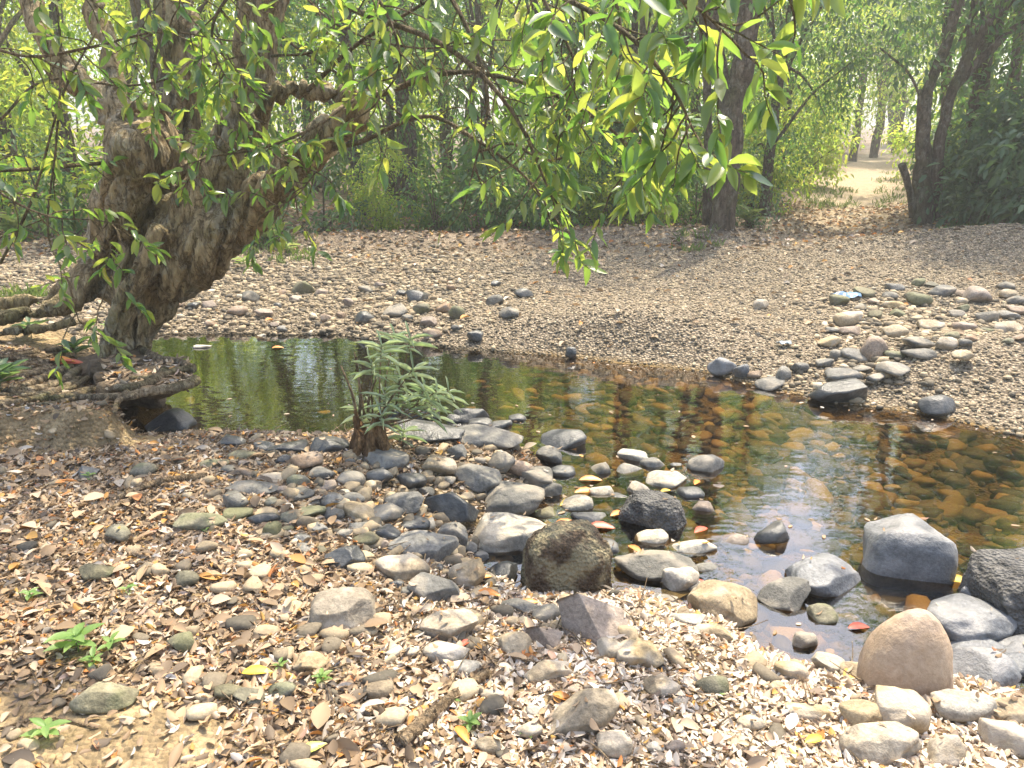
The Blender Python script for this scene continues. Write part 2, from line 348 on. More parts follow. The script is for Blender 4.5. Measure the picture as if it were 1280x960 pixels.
gm = raw_mesh('ground', np.stack([X, Y, Z], -1).reshape(-1, 3), Fg, ground_material())
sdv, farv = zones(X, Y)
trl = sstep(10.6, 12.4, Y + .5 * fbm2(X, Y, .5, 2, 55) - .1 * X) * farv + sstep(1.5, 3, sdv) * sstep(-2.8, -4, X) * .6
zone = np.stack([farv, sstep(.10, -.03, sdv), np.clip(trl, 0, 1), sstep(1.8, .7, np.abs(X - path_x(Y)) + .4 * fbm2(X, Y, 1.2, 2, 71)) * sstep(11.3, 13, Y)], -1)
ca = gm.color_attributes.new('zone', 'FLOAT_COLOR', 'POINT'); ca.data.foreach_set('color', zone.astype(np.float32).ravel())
tag(link('ground', gm), kind='structure')

def water_material():
    m = NT('stream_water'); t = m.t; t.nodes.remove(m.b); pos = m.geo('Position')
    mp = m.n('Mapping'); mp.inputs['Scale'].default_value = (1, 2.2, 1); m.l(pos, mp.inputs[0])
    h = m.math('ADD', m.noise(3.2, 2, .5, mp.outputs[0]), m.math('MULTIPLY', m.noise(13, 2, .5, mp.outputs[0]), .22)); nb = m.bump(h, .06, .05)
    fr = m.n('Fresnel'); fr.inputs[0].default_value = 1.5; m.l(nb, fr.inputs['Normal'])
    tr = m.n('BsdfTransparent'); tr.inputs[0].default_value = (.66, .57, .38, 1)
    gl = m.n('BsdfGlossy'); gl.inputs['Roughness'].default_value = .0; gl.inputs[0].default_value = (1, 1, 1, 1); m.l(nb, gl.inputs['Normal'])
    mx = m.n('MixShader'); m.l(m.math('MINIMUM', m.math('MULTIPLY', fr.outputs[0], 1.9), .95), mx.inputs[0]); m.l(tr.outputs[0], mx.inputs[1]); m.l(gl.outputs[0], mx.inputs[2]); m.l(mx.outputs[0], m.out.inputs[0]); return m.m
x0, y0 = wpoly.min(0) - .3; x1, y1 = wpoly.max(0) + .3
gx, gy = np.meshgrid(np.linspace(x0, x1, 60), np.linspace(y0, y1, 40)); k = np.arange(2400).reshape(40, 60)
tag(link('water', raw_mesh('water', np.stack([gx, gy, np.full_like(gx, WZ)], -1).reshape(-1, 3), np.stack([k[:-1, :-1], k[:-1, 1:], k[1:, 1:], k[1:, :-1]], -1).reshape(-1, 4), water_material())), kind='structure')

# ---------------------------------------------------------------- the big leaning tree
def remesh(acc, voxel, smooth=4):
    o = link('raw', acc.mesh('raw', None)); md = o.modifiers.new('r', 'REMESH'); md.mode = 'VOXEL'; md.voxel_size = voxel
    ms = o.modifiers.new('s', 'SMOOTH'); ms.iterations = smooth; ms.factor = .5
    me = bpy.data.meshes.new_from_object(o.evaluated_get(bpy.context.evaluated_depsgraph_get())); bpy.data.objects.remove(o)
    n = len(me.vertices); co = np.empty(n * 3, np.float32); me.vertices.foreach_get('co', co)
    nr = np.empty(n * 3, np.float32); me.vertices.foreach_get('normal', nr)
    return me, co.reshape(-1, 3).astype(float), nr.reshape(-1, 3).astype(float)
def finish(me, co, mat):
    me.vertices.foreach_set('co', co.astype(np.float32).ravel()); me.polygons.foreach_set('use_smooth', np.ones(len(me.polygons), bool))
    me.materials.clear(); me.materials.append(mat); me.update(); return me
def limb(pts, **kw):
    return tube([P(a, b, Yd) for a, b, Yd, r in pts], [r * Yd * .86 / F for a, b, Yd, r in pts], 14, **kw)
base = ground(160, 432)
TREE = thing('leaning_tree', base, 'massive gnarled leaning tree with a hollow knot, spreading over the pool from the root bank', 'tree')
TB = base
LIMBS = [
 [(152, 452, 5.6, 34), (163, 410, 5.6, 38), (186, 365, 5.6, 50), (214, 322, 5.6, 60), (240, 282, 5.6, 56), (264, 238, 5.6, 44), (286, 190, 5.6, 36), (306, 130, 5.6, 31), (319, 70, 5.6, 29), (333, 10, 5.6, 29), (350, -80, 5.6, 27), (390, -260, 5.7, 20), (430, -420, 5.8, 12)],
 [(205, 345, 5.5, 46), (245, 318, 5.45, 44), (285, 288, 5.4, 38), (330, 248, 5.3, 33), (378, 200, 5.2, 28), (418, 162, 5.1, 23), (455, 132, 5.05, 17), (478, 117, 5.0, 9)],
 [(300, 160, 5.6, 18), (342, 120, 5.5, 15), (385, 113, 5.4, 14), (440, 120, 5.25, 11), (472, 120, 5.15, 8)],
 [(210, 295, 5.8, 45), (220, 222, 5.9, 34), (226, 150, 6.0, 29), (224, 80, 6.0, 26), (217, 0, 6.1, 25), (210, -120, 6.1, 20), (215, -300, 6.2, 12)],
 [(140, 320, 5.7, 42), (158, 265, 5.6, 42), (168, 222, 5.5, 38), (164, 178, 5.5, 33), (146, 142, 5.6, 26), (118, 115, 5.7, 19), (80, 90, 5.8, 17), (55, 50, 5.8, 16), (40, 5, 5.9, 15), (20, -80, 5.9, 13), (-20, -250, 5.9, 9)],
 [(152, 160, 5.7, 18), (147, 110, 5.8, 14), (132, 50, 5.9, 13), (112, -10, 6, 12), (95, -120, 6, 9)],
 [(150, 350, 5.7, 46), (118, 355, 5.6, 34), (84, 380, 5.5, 18), (35, 393, 5.35, 13), (-30, 402, 5.1, 10), (-120, 420, 5, 7)],
 [(150, 330, 5.8, 36), (100, 345, 5.7, 16), (60, 372, 5.6, 11), (0, 380, 5.5, 9), (-80, 385, 5.5, 7)],
 [(198, 285, 5.25, 20), (176, 335, 5.2, 17), (156, 375, 5.2, 15), (138, 425, 5.2, 13), (128, 452, 5.15, 10)],
 [(178, 390, 5.5, 20), (181, 420, 5.42, 16), (183, 440, 5.4, 14)],
 [(158, 395, 5.35, 16), (156, 425, 5.3, 15), (152, 448, 5.25, 14)],
 [(95, 400, 5.3, 12), (60, 410, 5.2, 9), (0, 415, 5.1, 7)],
]
acc = Acc()
for n_, L_ in enumerate(LIMBS): acc.add(limb(L_, n=len(L_) * 7, wob=.22, seed=n_ * 13))
acc.add(tube([P(150, 140, 5.42), P(170, 133, 5.38), P(196, 141, 5.36), P(210, 165, 5.35), P(213, 195, 5.36), P(207, 230, 5.38)], [.02, .026, .03, .032, .03, .02], 10, 30))
acc.add(tube([P(160, 165, 5.42), P(172, 195, 5.36), P(178, 225, 5.4)], [.11, .14, .11], 14, 12))
me, co, nr = remesh(acc, .022)
u, v, dep = proj(co)
def carve(cu, cv, su, sv, depth, front=5.75, rot=0):
    ca_, sa_ = math.cos(rot), math.sin(rot); a = ((u - cu) * ca_ + (v - cv) * sa_) / su; b = (-(u - cu) * sa_ + (v - cv) * ca_) / sv
    k_ = np.clip(1.25 - (a * a + b * b), 0, 1) * (co[:, 1] < front); return k_ * depth
co = co + nr * (0.045 * fbm(co * np.array((3.0, 3.0, 1.2)), 2, 77) + .026 * fbm(co * np.array((13, 13, 1.6)), 3, 78) + .010 * fbm(co * 34, 2, 79))[:, None]
rid = np.abs(noise3(np.column_stack([u / 17 + v / 60, v / 130, co[:, 1]]), 80)); co = co - nr * (.055 * np.clip(.25 - rid, 0, .25) / .25)[:, None]
push = carve(195, 188, 17, 48, .42, 5.6, -.05) + carve(168, 150, 24, 9, .08, 5.6) + carve(128, 335, 9, 42, .26, 5.7, .35) + carve(172, 300, 6, 60, .14, 5.6, .3) + carve(163, 412, 5, 26, .12, 5.6)
co[:, 1] += push
link('trunk', finish(me, co - TB, M_BARK), TREE)

# overhanging root shelf and surface roots
shelf = Acc()
shelf.add(tube([(P(100, 470, 5.3)[0], 5.3, -.1), (P(165, 470, 5.3)[0], 5.3, -.1), (P(205, 470, 5.3)[0], 5.3, -.12)], [.24, .24, .17], 10, 20, .4, 2))
for a in ([(120, 478, 16), (165, 473, 18), (205, 468, 16), (238, 470, 9)], [(120, 490, 14), (170, 484, 15), (212, 481, 12), (243, 477, 7)], [(110, 462, 16), (160, 456, 18), (210, 456, 14), (238, 461, 8)]):
    shelf.add(tube([on_z(q[0], q[1], .09) for q in a], [q[2] * 4.95 / F for q in a], 10, 24, .5, 5))
me, co, nr = remesh(shelf, .02, 3); co += nr * (.03 * fbm(co * 9, 3, 90))[:, None]; co[:, 2] = np.where(co[:, 2] > .14, .14 + (co[:, 2] - .14) * .35, co[:, 2])
M_EARTH = NT('root_soil'); c_ = M_EARTH.ramp(M_EARTH.noise(14, 5, .7, M_EARTH.obj()), [(.3, (.06, .04, .025)), (.7, (.2, .145, .085))]); M_EARTH.l(c_, M_EARTH.b.inputs['Base Color']); M_EARTH.b.inputs['Roughness'].default_value = .95
M_EARTH.l(M_EARTH.bump(M_EARTH.noise(40, 4, .7, M_EARTH.obj()), .8, .03), M_EARTH.b.inputs['Normal']); M_EARTH = M_EARTH.m
link('root_shelf', finish(me, co - TB, M_EARTH), TREE)
ROOTS = [([(150, 452), (131, 461), (103, 463), (77, 476), (43, 487), (12, 490)], 5.5), ([(120, 448), (103, 455), (69, 467), (30, 484)], 6), ([(246, 476), (222, 485), (183, 491), (154, 497), (109, 498), (84, 497)], 5),
 ([(205, 464), (192, 476), (157, 485), (123, 487), (86, 496), (40, 500)], 4.5), ([(245, 460), (217, 465), (198, 472), (160, 474)], 4), ([(160, 491), (147, 503), (144, 516)], 3), ([(70, 462), (40, 466), (5, 470)], 3.2),
 ([(60, 452), (35, 456), (-10, 462)], 3.2), ([(124, 400), (85, 405), (34, 413), (-20, 420)], 4), ([(130, 440), (95, 436), (50, 440), (0, 446)], 4), ([(176, 436), (200, 448), (225, 452), (243, 464)], 4), ([(95, 478), (60, 494), (20, 503), (-20, 508)], 3.5), ([(135, 470), (110, 474), (90, 486), (60, 488)], 3)]
for _ in range(16):
    x_, y_ = random.uniform(60, 150), random.uniform(440, 500); ROOTS.append(([(x_, y_), (x_ - random.uniform(20, 45), y_ + random.uniform(-3, 9)), (x_ - random.uniform(60, 130), y_ + random.uniform(0, 20))], random.uniform(1.6, 3.2)))
for pts, rp in ROOTS:
    q = []
    for a, b in pts:
        g = on_z(a, b, .15); onsh = a > 138; z = .135 if onsh else Hs(g[0], g[1]); g = on_z(a, b, z + .02); g[2] = z + .022; q.append(g)
    rr = [rp * 1.35 * 5 / F * (1 - .45 * k_ / (len(q) - 1)) for k_ in range(len(q))]
    V, T = tube(np.array(q) - TB, rr, 8, len(q) * 6, .5, int(rp * 100) + len(q)); link('root', raw_mesh('root', V, T, M_ROOT), TREE)

# leafy branches of the tree
twigs, LB, LD, LL = Acc(), [], [], []
def spray(base_p, tan, length, nl, droop=.9, leaf=(.095, .155), depth=0):
    tan = unit(np.asarray(tan, float)); n = 7; p = [np.asarray(base_p, float)]; d = tan.copy()
    for k_ in range(n):
        d = unit(d + np.array((0, 0, -1)) * droop * .06 + rng.normal(0, .2, 3)); p.append(p[-1] + d * length / n)
    p = np.array(p); twigs.add(tube(p, np.linspace(.0045, .0016, len(p)), 5, 10))
    q = spline(p, 40); 
    for k_ in range(nl):
        f = (k_ + .6) / nl; j = int((.3 + .7 * f ** .6) * 39); t = unit(q[min(j + 1, 39)] - q[max(j - 1, 0)])
        out = unit(np.cross(t, rng.normal(0, 1, 3)) + 1e-6); dd = unit(t * rng.uniform(.3, .9) + out * rng.uniform(.6, 1.2) + np.array((0, 0, -1)) * rng.uniform(0, .85) * droop)
        LB.append(q[j]); LD.append(dd); LL.append(rng.uniform(*leaf))
def branch(pts, r0, r1, nsp, length=(.2, .42), nl=(6, 11), start=.12, leaf=(.095, .155), droop=.9):
    p = np.array([P(*a) for a in pts]); n = 8 * len(p); twigs.add(tube(p, np.linspace(r0, r1, len(p)), 6, n, .4, len(LB)))
    q = spline(p, 60)
    nsp = int(nsp * 1.6 + .5)
    for k_ in range(nsp):
        f = start + (1 - start) * (k_ + rng.uniform(0, 1)) / nsp; j = min(int(f * 59), 58); t = unit(q[j + 1] - q[j])
        side = unit(np.cross(t, rng.normal(0, 1, 3)))
        spray(q[j], t * .6 + side * 1.0 + np.array((0, 0, -.1)), rng.uniform(*length), rng.integers(*nl), droop, leaf)
    spray(q[-1], q[-1] - q[-4], rng.uniform(*length), 10, droop, leaf)
BR = [
 ([(470, 120, 5.0), (560, 92, 4.6), (650, 102, 4.2), (740, 145, 3.9), (800, 195, 3.7)], .018, .005, 13),
 ([(400, 190, 5.1), (450, 178, 4.95), (530, 146, 4.7), (600, 178, 4.4), (660, 225, 4.2), (695, 275, 4.1)], .018, .004, 10),
 ([(320, -40, 5.1), (450, 15, 4.5), (560, 60, 4.0), (640, 140, 3.8), (690, 245, 3.7)], .02, .005, 15),
 ([(560, -70, 4.2), (680, -15, 3.6), (780, 40, 3.2), (840, 110, 3.0), (868, 165, 2.95)], .014, .004, 12),
 ([(700, -70, 3.4), (800, -25, 3.0), (870, 10, 2.8), (905, 40, 2.75)], .010, .004, 8),
 ([(540, -50, 4.6), (590, 50, 4.4), (610, 130, 4.3), (590, 220, 4.2)], .014, .004, 12),
 ([(760, -60, 3.6), (780, 60, 3.5), (792, 140, 3.5), (782, 215, 3.5)], .010, .004, 9),
 ([(900, -90, 2.8), (950, -50, 2.7), (975, -25, 2.7)], .006, .003, 2),
 ([(385, 113, 5.2), (440, 60, 4.8), (520, 10, 4.5), (600, -40, 4.3)], .016, .005, 11),
 ([(300, 110, 5.2), (320, 150, 4.9), (345, 195, 4.7), (395, 215, 4.6)], .010, .004, 6),
 ([(440, 125, 5.0), (390, 160, 4.7), (330, 185, 4.5), (270, 195, 4.4), (235, 205, 4.35)], .010, .003, 9),
 ([(200, -60, 4.8), (205, 20, 4.6), (192, 90, 4.5), (205, 150, 4.5)], .010, .004, 4),
 ([(60, -60, 4.6), (76, 60, 4.5), (70, 180, 4.45), (60, 290, 4.4), (85, 350, 4.4), (98, 400, 4.4)], .008, .004, 4),
 ([(-60, 40, 4.5), (30, 70, 4.5), (110, 60, 4.4), (200, 40, 4.4), (280, 50, 4.3)], .010, .004, 10),
 ([(0, -60, 4.4), (120, -25, 4.3), (240, -15, 4.3), (360, -35, 4.3)], .008, .004, 11),
 ([(340, -50, 4.7), (420, 30, 4.6), (520, 60, 4.5), (610, 50, 4.4)], .008, .004, 9),
 ([(-40, 215, 4.6), (30, 212, 4.8), (90, 207, 5.1), (140, 203, 5.4)], .012, .014, 5),
 ([(-60, 180, 4.3), (0, 240, 4.25), (60, 270, 4.2), (120, 275, 4.2)], .008, .003, 6),
 ([(330, -60, 4.5), (270, 20, 4.4), (270, 70, 4.4), (285, 100, 4.4)], .010, .004, 8),
 ([(420, -70, 4.2), (480, 10, 4.0), (500, 80, 3.95), (470, 130, 3.95)], .010, .004, 9),
 ([(640, -70, 3.9), (690, 20, 3.8), (720, 90, 3.75), (700, 170, 3.75)], .010, .004, 11),
 ([(120, 260, 4.7), (150, 300, 4.6), (130, 370, 4.5)], .006, .003, 3),
 ([(395, 215, 4.6), (370, 245, 4.55), (340, 262, 4.5)], .005, .003, 4),
]
for pts, r0, r1, ns in BR:
    near = pts[-1][2] < 3.3
    branch(pts, r0, r1, ns, leaf=(.066, .118) if not near else (.09, .14))
# bare crossing twigs
for pts in ([(0, 330, 4.6), (40, 250, 4.6), (78, 120, 4.6), (120, 40, 4.7)], [(0, 150, 4.7), (60, 100, 4.8), (180, 105, 4.9), (330, 60, 5)], [(340, 70, 5), (400, 60, 4.9), (440, 0, 4.8), (470, -60, 4.8)], [(345, 40, 5), (410, 85, 4.9), (460, 110, 4.8), (520, 160, 4.7)], [(190, 100, 5.3), (195, 150, 5.2), (215, 190, 5.2), (225, 240, 5.2)], [(600, 190, 4.3), (640, 180, 4.3), (680, 200, 4.2), (730, 190, 4.1)]):
    twigs.add(tube([P(*a) for a in pts], [.009, .008, .007, .005], 6, 24, .6, 3))
# crown above the frame: clumps hung on limbs, leaves catch the sun and break it into dapples
CR = [(-1.6, 4.6, 3.7, .8, 14), (-.6, 4.5, 3.5, .75, 12), (-2.6, 5.2, 3.6, .9, 14), (-1.8, 5.7, 4.3, .8, 12), (.6, 5.2, 3.9, .6, 6), (-2.2, 3.8, 3.4, .8, 12), (1.2, 6.0, 3.7, .7, 6), (-3.4, 4.2, 3.6, .8, 10), (-3.3, 6.4, 4.2, 1, 14), (-1.8, 7.0, 4.6, 1, 14), (.6, 6.8, 4.3, .9, 12), (-2.8, 3.0, 3.3, .6, 7), (2.2, 6.6, 4.1, .8, 10), (2.4, 5.2, 3.6, .6, 6), (-1.2, 3.4, 3.2, .5, 7), (-.6, 7.6, 4.8, 1, 12), (-4.2, 7.4, 4.4, 1, 12)]
for cxx, cyy, czz, cr, ns in CR:
    c0 = np.array((cxx, cyy, czz)); hub = P(330, 0, 5.6) + np.array((0, 0, .8)); hub2 = P(80, 60, 5.8) + np.array((0, 0, .6))
    h_ = hub if np.linalg.norm(hub - c0) < np.linalg.norm(hub2 - c0) + .5 else hub2
    mid = (h_ + c0) / 2 + np.array((0, 0, .35)); twigs.add(tube([h_, mid, c0], [.035, .022, .01], 7, 16, .5, int(cxx * 10 + 50)))
    for k_ in range(int(ns * (1.15 if cxx < -.4 and cyy < 5 else .7))):
        o_ = rng.normal(0, .45, 3) * cr; spray(c0 + o_ * .6, o_ + np.array((0, 0, .1)), rng.uniform(.35, .7), rng.integers(9, 14))
LB, LD, LL = np.array(LB), np.array(LD), np.array(LL)
def lit(p, r, k_):
    q = LB - np.asarray(p); t = q @ SUN; return (np.linalg.norm(q - t[:, None] * SUN, axis=1) < r) & (t > .5) & (rng.uniform(0, 1, len(LB)) < k_)
drop = lit(P(505, 470, 3.9), .45, .92) | lit(P(90, 470, 4.9), .35, .7)
LB, LD, LL = LB[~drop], LD[~drop], LL[~drop]
u_, v_, d_ = proj(LB)
up = unit(np.array((0, 0, 1.)) + rng.normal(0, .45, LB.shape))
ac = Acc(); pick = rng.integers(0, 3, len(LL)); WW = LL * rng.uniform(.26, .40, len(LL))
for k_, tp in enumerate((LF_BIG, leaf_template((0, .1, .3, .55, .8, 1), (.05, .45, .9, 1, .65, .02), .4, .6, .15), leaf_template((0, .1, .3, .55, .8, 1), (.05, .55, 1, .95, .5, .02), .1, -.05, -.2))):
    q_ = pick == k_; ac.add(leaves(tp, (LB - TB)[q_], LD[q_], up[q_], LL[q_], WW[q_]))
V, Q = np.vstack(ac.V), np.vstack(ac.F)
link('leaves', raw_mesh('leaves', V, Q, M_LEAF), TREE)
V = np.vstack(twigs.V) - TB; link('twigs', raw_mesh('twigs', V, np.vstack(twigs.F), M_TWIG), TREE)

# ---------------------------------------------------------------- forest on the far bank
def crown_pts(n, rx, rz, zc, shell=.55):
    d = unit(rng.normal(0, 1, (n, 3))); r = rng.uniform(shell, 1, n) ** .8
    p = d * r[:, None] * np.array((rx, rx, rz)); p[:, 2] += zc
    k_ = fbm(p * (1.6 / rx) + 31, 2, int(rng.integers(1e6))); return p[k_ > -.08]
def foliage(cl, per, cr, L, tpl=LF_MID, droop=.6):
    c = np.repeat(cl, per, 0); off = rng.normal(0, .5, c.shape) * cr; b = c + off; n = len(b)
    d = unit(off + rng.normal(0, .5, b.shape) * cr + np.array((0, 0, -droop)) * cr); l_ = rng.uniform(.65, 1.2, n) * L
    return leaves(tpl, b, d, unit(np.array((0, 0, 1.)) + rng.normal(0, .5, b.shape)), l_, l_ * .42)
def tree_proto(h, r, zlow, seed, ncl, mat, leaf=.12, trunk_r=.13, bend=.5):
    g = np.random.default_rng(seed); zc, rz = (h + zlow) / 2, (h - zlow) / 2
    cl = crown_pts(ncl, r, rz, zc); V, Q = foliage(cl, 44, .42, leaf); lm = raw_mesh('crown', V, Q, mat)
    a = Acc(); top = np.array((g.normal(0, bend), g.normal(0, bend), h * .85))
    tp = [np.zeros(3) - (0, 0, .15), np.array((g.normal(0, .12), g.normal(0, .12), h * .25)), top * .6 + (0, 0, 0), top]
    a.add(tube(tp, [trunk_r * 1.25, trunk_r, trunk_r * .7, .03], 9, 24, .4, seed))
    q = spline(tp, 30)
    for k_ in range(9):
        s_ = q[int(g.uniform(6, 26))]; e = cl[g.integers(len(cl))]; mid = (s_ + e) / 2 + (0, 0, .25)
        a.add(tube([s_, mid, e], [trunk_r * .4, trunk_r * .25, .012], 6, 12, .5, seed + k_))
    return lm, a.mesh('trunk', M_BARK2)
PT = [tree_proto(8.5, 2.3, 2.2, 1, 190, M_FOR), tree_proto(7.5, 2.0, .9, 2, 230, M_FOR), tree_proto(10, 2.6, 2.8, 3, 180, M_FOR, .13), tree_proto(6.5, 1.9, .8, 4, 190, M_FOR2), tree_proto(9, 2.2, 1.6, 5, 180, M_FOR2, .13)]
def shrub_proto(h, r, seed, ncl, mat, leaf=.11):
    cl = crown_pts(ncl, r, h * .6, h * .45, .3); cl = cl[cl[:, 2] > .05]; V, Q = foliage(cl, 40, .3, leaf); a = Acc(); g = np.random.default_rng(seed)
    for k_ in range(7):
        e = cl[g.integers(len(cl))]; a.add(tube([(g.normal(0, .08), g.normal(0, .08), -.1), e * .5 + (0, 0, .1), e], [.022, .015, .006], 5, 10, .5, seed + k_))
    return raw_mesh('foliage', V, Q, mat), a.mesh('stem', M_BARK2)
PS = [shrub_proto(1.7, 1.2, 11, 80, M_FOR, .14), shrub_proto(2.6, 1.3, 12, 110, M_FOR2, .13), shrub_proto(2.0, 1.3, 13, 130, M_DARK, .16), shrub_proto(1.0, .8, 14, 55, M_DARK, .12)]
ORD = ['first', 'second', 'third', 'fourth', 'fifth', 'sixth', 'seventh', 'eighth', 'ninth', 'tenth', 'eleventh', 'twelfth', 'thirteenth', 'fourteenth', 'fifteenth', 'sixteenth', 'seventeenth', 'eighteenth', 'nineteenth', 'twentieth']
def plant(name, proto, x, y, s, rz, label, cat, group, parts):
    z = Hs(x, y); r = thing(name, (x, y, z), label, cat, group); r.rotation_euler.z = rz; r.scale = (s, s, s)
    for nm, me_ in zip(parts, proto): link(nm, me_, r)
    return r
# (pixel column, distance, prototype, scale, description)
TR = []
for (px, Yd, k_, s_) in [(-170, 12.5, 3, 1.0), (10, 14.5, 3, 1.05), (95, 17, 4, 1.0), (215, 13.6, 3, .95), (330, 15.5, 4, .9), (455, 14.4, 1, .85), (505, 16.5, 0, 1.0), (600, 14.6, 1, .75), (690, 15.5, 4, .75), (775, 14.0, 1, .72), (840, 16.6, 0, .85), (958, 13.9, 1, .66), (965, 17, 1, .7), (1225, 13.8, 1, 1.05), (1330, 12.6, 0, 1.0), (1440, 13.5, 4, 1.0),
  (-330, 17, 0, 1.1), (-60, 20, 4, 1.0), (180, 20, 4, .95), (400, 20, 3, 1.1), (560, 20, 4, .95), (700, 19.5, 3, 1.1), (860, 19, 4, .95), (965, 21, 3, 1.1), (1190, 19, 2, 1.05), (1275, 18, 1, 1.1), (1390, 20, 4, 1.1),
  (-150, 28, 2, 1.3), (40, 30, 4, 1.3), (230, 29, 0, 1.3), (370, 32, 2, 1.3), (500, 30, 1, 1.4), (640, 31, 4, 1.3), (800, 30, 0, 1.3), (930, 33, 4, 1.3), (1030, 37, 3, 1.35), (1085, 35, 4, 1.2), (1060, 31, 3, 1.0), (1110, 40, 4, 1.4), (1180, 31, 4, 1.3), (1300, 29, 2, 1.3), (1420, 31, 0, 1.3)] + [(q_, 44 + (q_ * 7 % 9), (0, 2, 1)[i_ % 3], 1.9) for i_, q_ in enumerate(range(-180, 1480, 92))]:
    c = P(px, 250, Yd); TR.append((c[0], Yd, k_, s_, px))
rows = [('front', 0, 17.5), ('middle', 17.5, 26), ('back', 26, 42), ('farthest', 42, 99)]; KD = ['tall airy green tree', 'dense dark green tree', 'high crowned green tree', 'low yellowish tree', 'tall yellowish tree']
ri = 0
for rn, a, b in rows:
    sub = sorted([t for t in TR if a <= t[1] < b], key=lambda t: t[4]); cnt = {}
    for t in sub:
        cnt[t[2]] = cnt.get(t[2], 0) + 1; ri += 1
        plant('forest_tree', PT[t[2]], t[0], t[1], t[3], ri * 2.4, f'{KD[t[2]]}, {ORD[cnt[t[2]] - 1]} of its kind from left in {rn} forest row', 'tree', 'trees of the forest beyond the far bank', ('crown', 'trunk'))
SD = ['rounded green shrub', 'tall yellow green shrub', 'broad dark leaved shrub', 'low dark leaved bush']; cnt = {}
for (px, Yd, k_, s_) in sorted([(-120, 11.6, 0, 1.0), (0, 12.6, 1, .9), (60, 11.8, 0, .8), (185, 12.2, 1, .8), (335, 11.6, 3, .8), (405, 12.6, 3, .9), (480, 12.8, 1, .5), (545, 12.8, 0, .65), (620, 12.8, 0, .7), (705, 13.2, 1, .6), (800, 12.8, 1, .6), (868, 12.9, 0, .6), (940, 12.6, 3, .6), (940, 14.2, 1, .75), (955, 15.6, 1, .75), (985, 20, 1, 1.0), (1000, 25, 1, 1.2),
  (1215, 17, 1, .8), (1232, 13.4, 2, .85), (1248, 12.6, 2, .95), (1292, 12.0, 2, 1.05), (1330, 11.5, 2, 1.1), (1212, 12.2, 3, .75), (1250, 11.8, 3, .9), (1148, 22, 1, 1.0), (770, 14.5, 2, .9), (655, 13, 0, 1.2), (30, 19, 1, 1.2), (110, 23, 0, 1.7), (270, 18, 0, 1.3), (300, 24, 1, 1.5), (400, 18.5, 0, 1.3), (480, 23, 1, 1.5), (560, 17.5, 0, 1.2), (640, 22, 0, 1.7), (730, 17.5, 1, 1.1), (830, 18, 0, 1.3), (900, 22, 0, 1.6), (1230, 18, 2, 1.4), (990, 27, 1, 1.4), (1165, 27, 1, 1.3), (1420, 12, 0, 1.2), (-250, 12.5, 1, 1.1)]):
    c = P(px, 280, Yd); cnt[k_] = cnt.get(k_, 0) + 1; ri += 1
    plant('forest_shrub', PS[k_], c[0], Yd, s_, ri * 1.9, f'{SD[k_]}, {ORD[cnt[k_] - 1]} of its kind from left at forest foot', 'shrub', 'shrubs along the foot of the forest', ('foliage', 'stem'))
# named trunks in front of the forest
def trunk_tree(name, label, stems, leafcl, proto_mat, slim=.82):
    b0 = stems[0][0]; bp = ground(b0[0], b0[1]); r = thing(name, bp, label, 'tree'); a = Acc()
    for st in stems: a.add(tube([P(q[0], q[1], q[2]) - bp for q in st], [slim * q[3] * q[2] / F for q in st], 10, len(st) * 8, .35, st[0][0]))
    link('trunk', a.mesh('trunk', M_BARK2), r)
    V, Q = foliage(np.array(leafcl) - bp, 44, .42, .12); link('crown', raw_mesh('crown', V, Q, proto_mat), r); return r
def cloud(n, px0, px1, py0, py1, Y0, Y1): return [P(rng.uniform(px0, px1), rng.uniform(py0, py1), rng.uniform(Y0, Y1)) for _ in range(n)]
D1 = ground(903, 288)[1]
trunk_tree('forest_tree', 'straight brown trunk standing bare on the gravel edge beside the path opening', [[(900, 296, D1, 22), (905, 270, D1, 18), (912, 190, D1, 18), (922, 110, D1, 17), (936, 30, D1, 16), (945, -120, D1, 14), (955, -330, D1, 8)], [(908, 170, D1, 8), (905, 110, D1 + .2, 10), (890, 30, D1 + .3, 9), (870, -120, D1 + .4, 6)]], cloud(45, 760, 1000, -200, 0, D1 - 1.2, D1 + 1.5), M_FOR)
trunk_tree('forest_tree', 'slender dark trunk just behind the straight brown trunk by the path', [[(884, 285, D1 + .5, 8), (885, 200, D1 + .5, 7), (884, 110, D1 + .5, 6), (878, 0, D1 + .5, 6), (870, -200, D1 + .5, 4)]], cloud(22, 800, 930, -260, 10, D1, D1 + 1.5), M_FOR)
D2 = ground(1150, 278)[1]
trunk_tree('forest_tree', 'dark forked tree with several leaning stems and a broken stub at the path mouth', [[(1152, 290, D2, 30), (1152, 262, D2, 24), (1153, 220, D2, 20), (1156, 160, D2, 14), (1164, 100, D2, 12), (1184, 50, D2, 12), (1200, -10, D2, 11), (1230, -160, D2, 8)], [(1168, 275, D2, 16), (1172, 200, D2, 13), (1184, 130, D2, 12), (1206, 80, D2, 13), (1225, 40, D2, 13), (1262, 0, D2, 11), (1330, -90, D2, 8)], [(1190, 115, D2, 8), (1230, 70, D2, 9), (1280, 25, D2, 7), (1350, -20, D2, 5)], [(1148, 200, D2, 7), (1150, 150, D2, 8), (1150, 112, D2, 5)], [(1142, 270, D2, 9), (1136, 235, D2 - .1, 8), (1128, 205, D2 - .2, 9)], [(1150, 120, D2, 3), (1135, 90, D2, 3), (1100, 60, D2, 2)], [(1208, 85, D2, 5), (1212, 30, D2, 5), (1225, -50, D2, 4)]], cloud(60, 1200, 1420, -230, 30, D2 - 1.2, D2 + 1.5) + cloud(34, 985, 1150, -90, 85, D2 - .4, D2 + 1.2), M_DARK, .5)
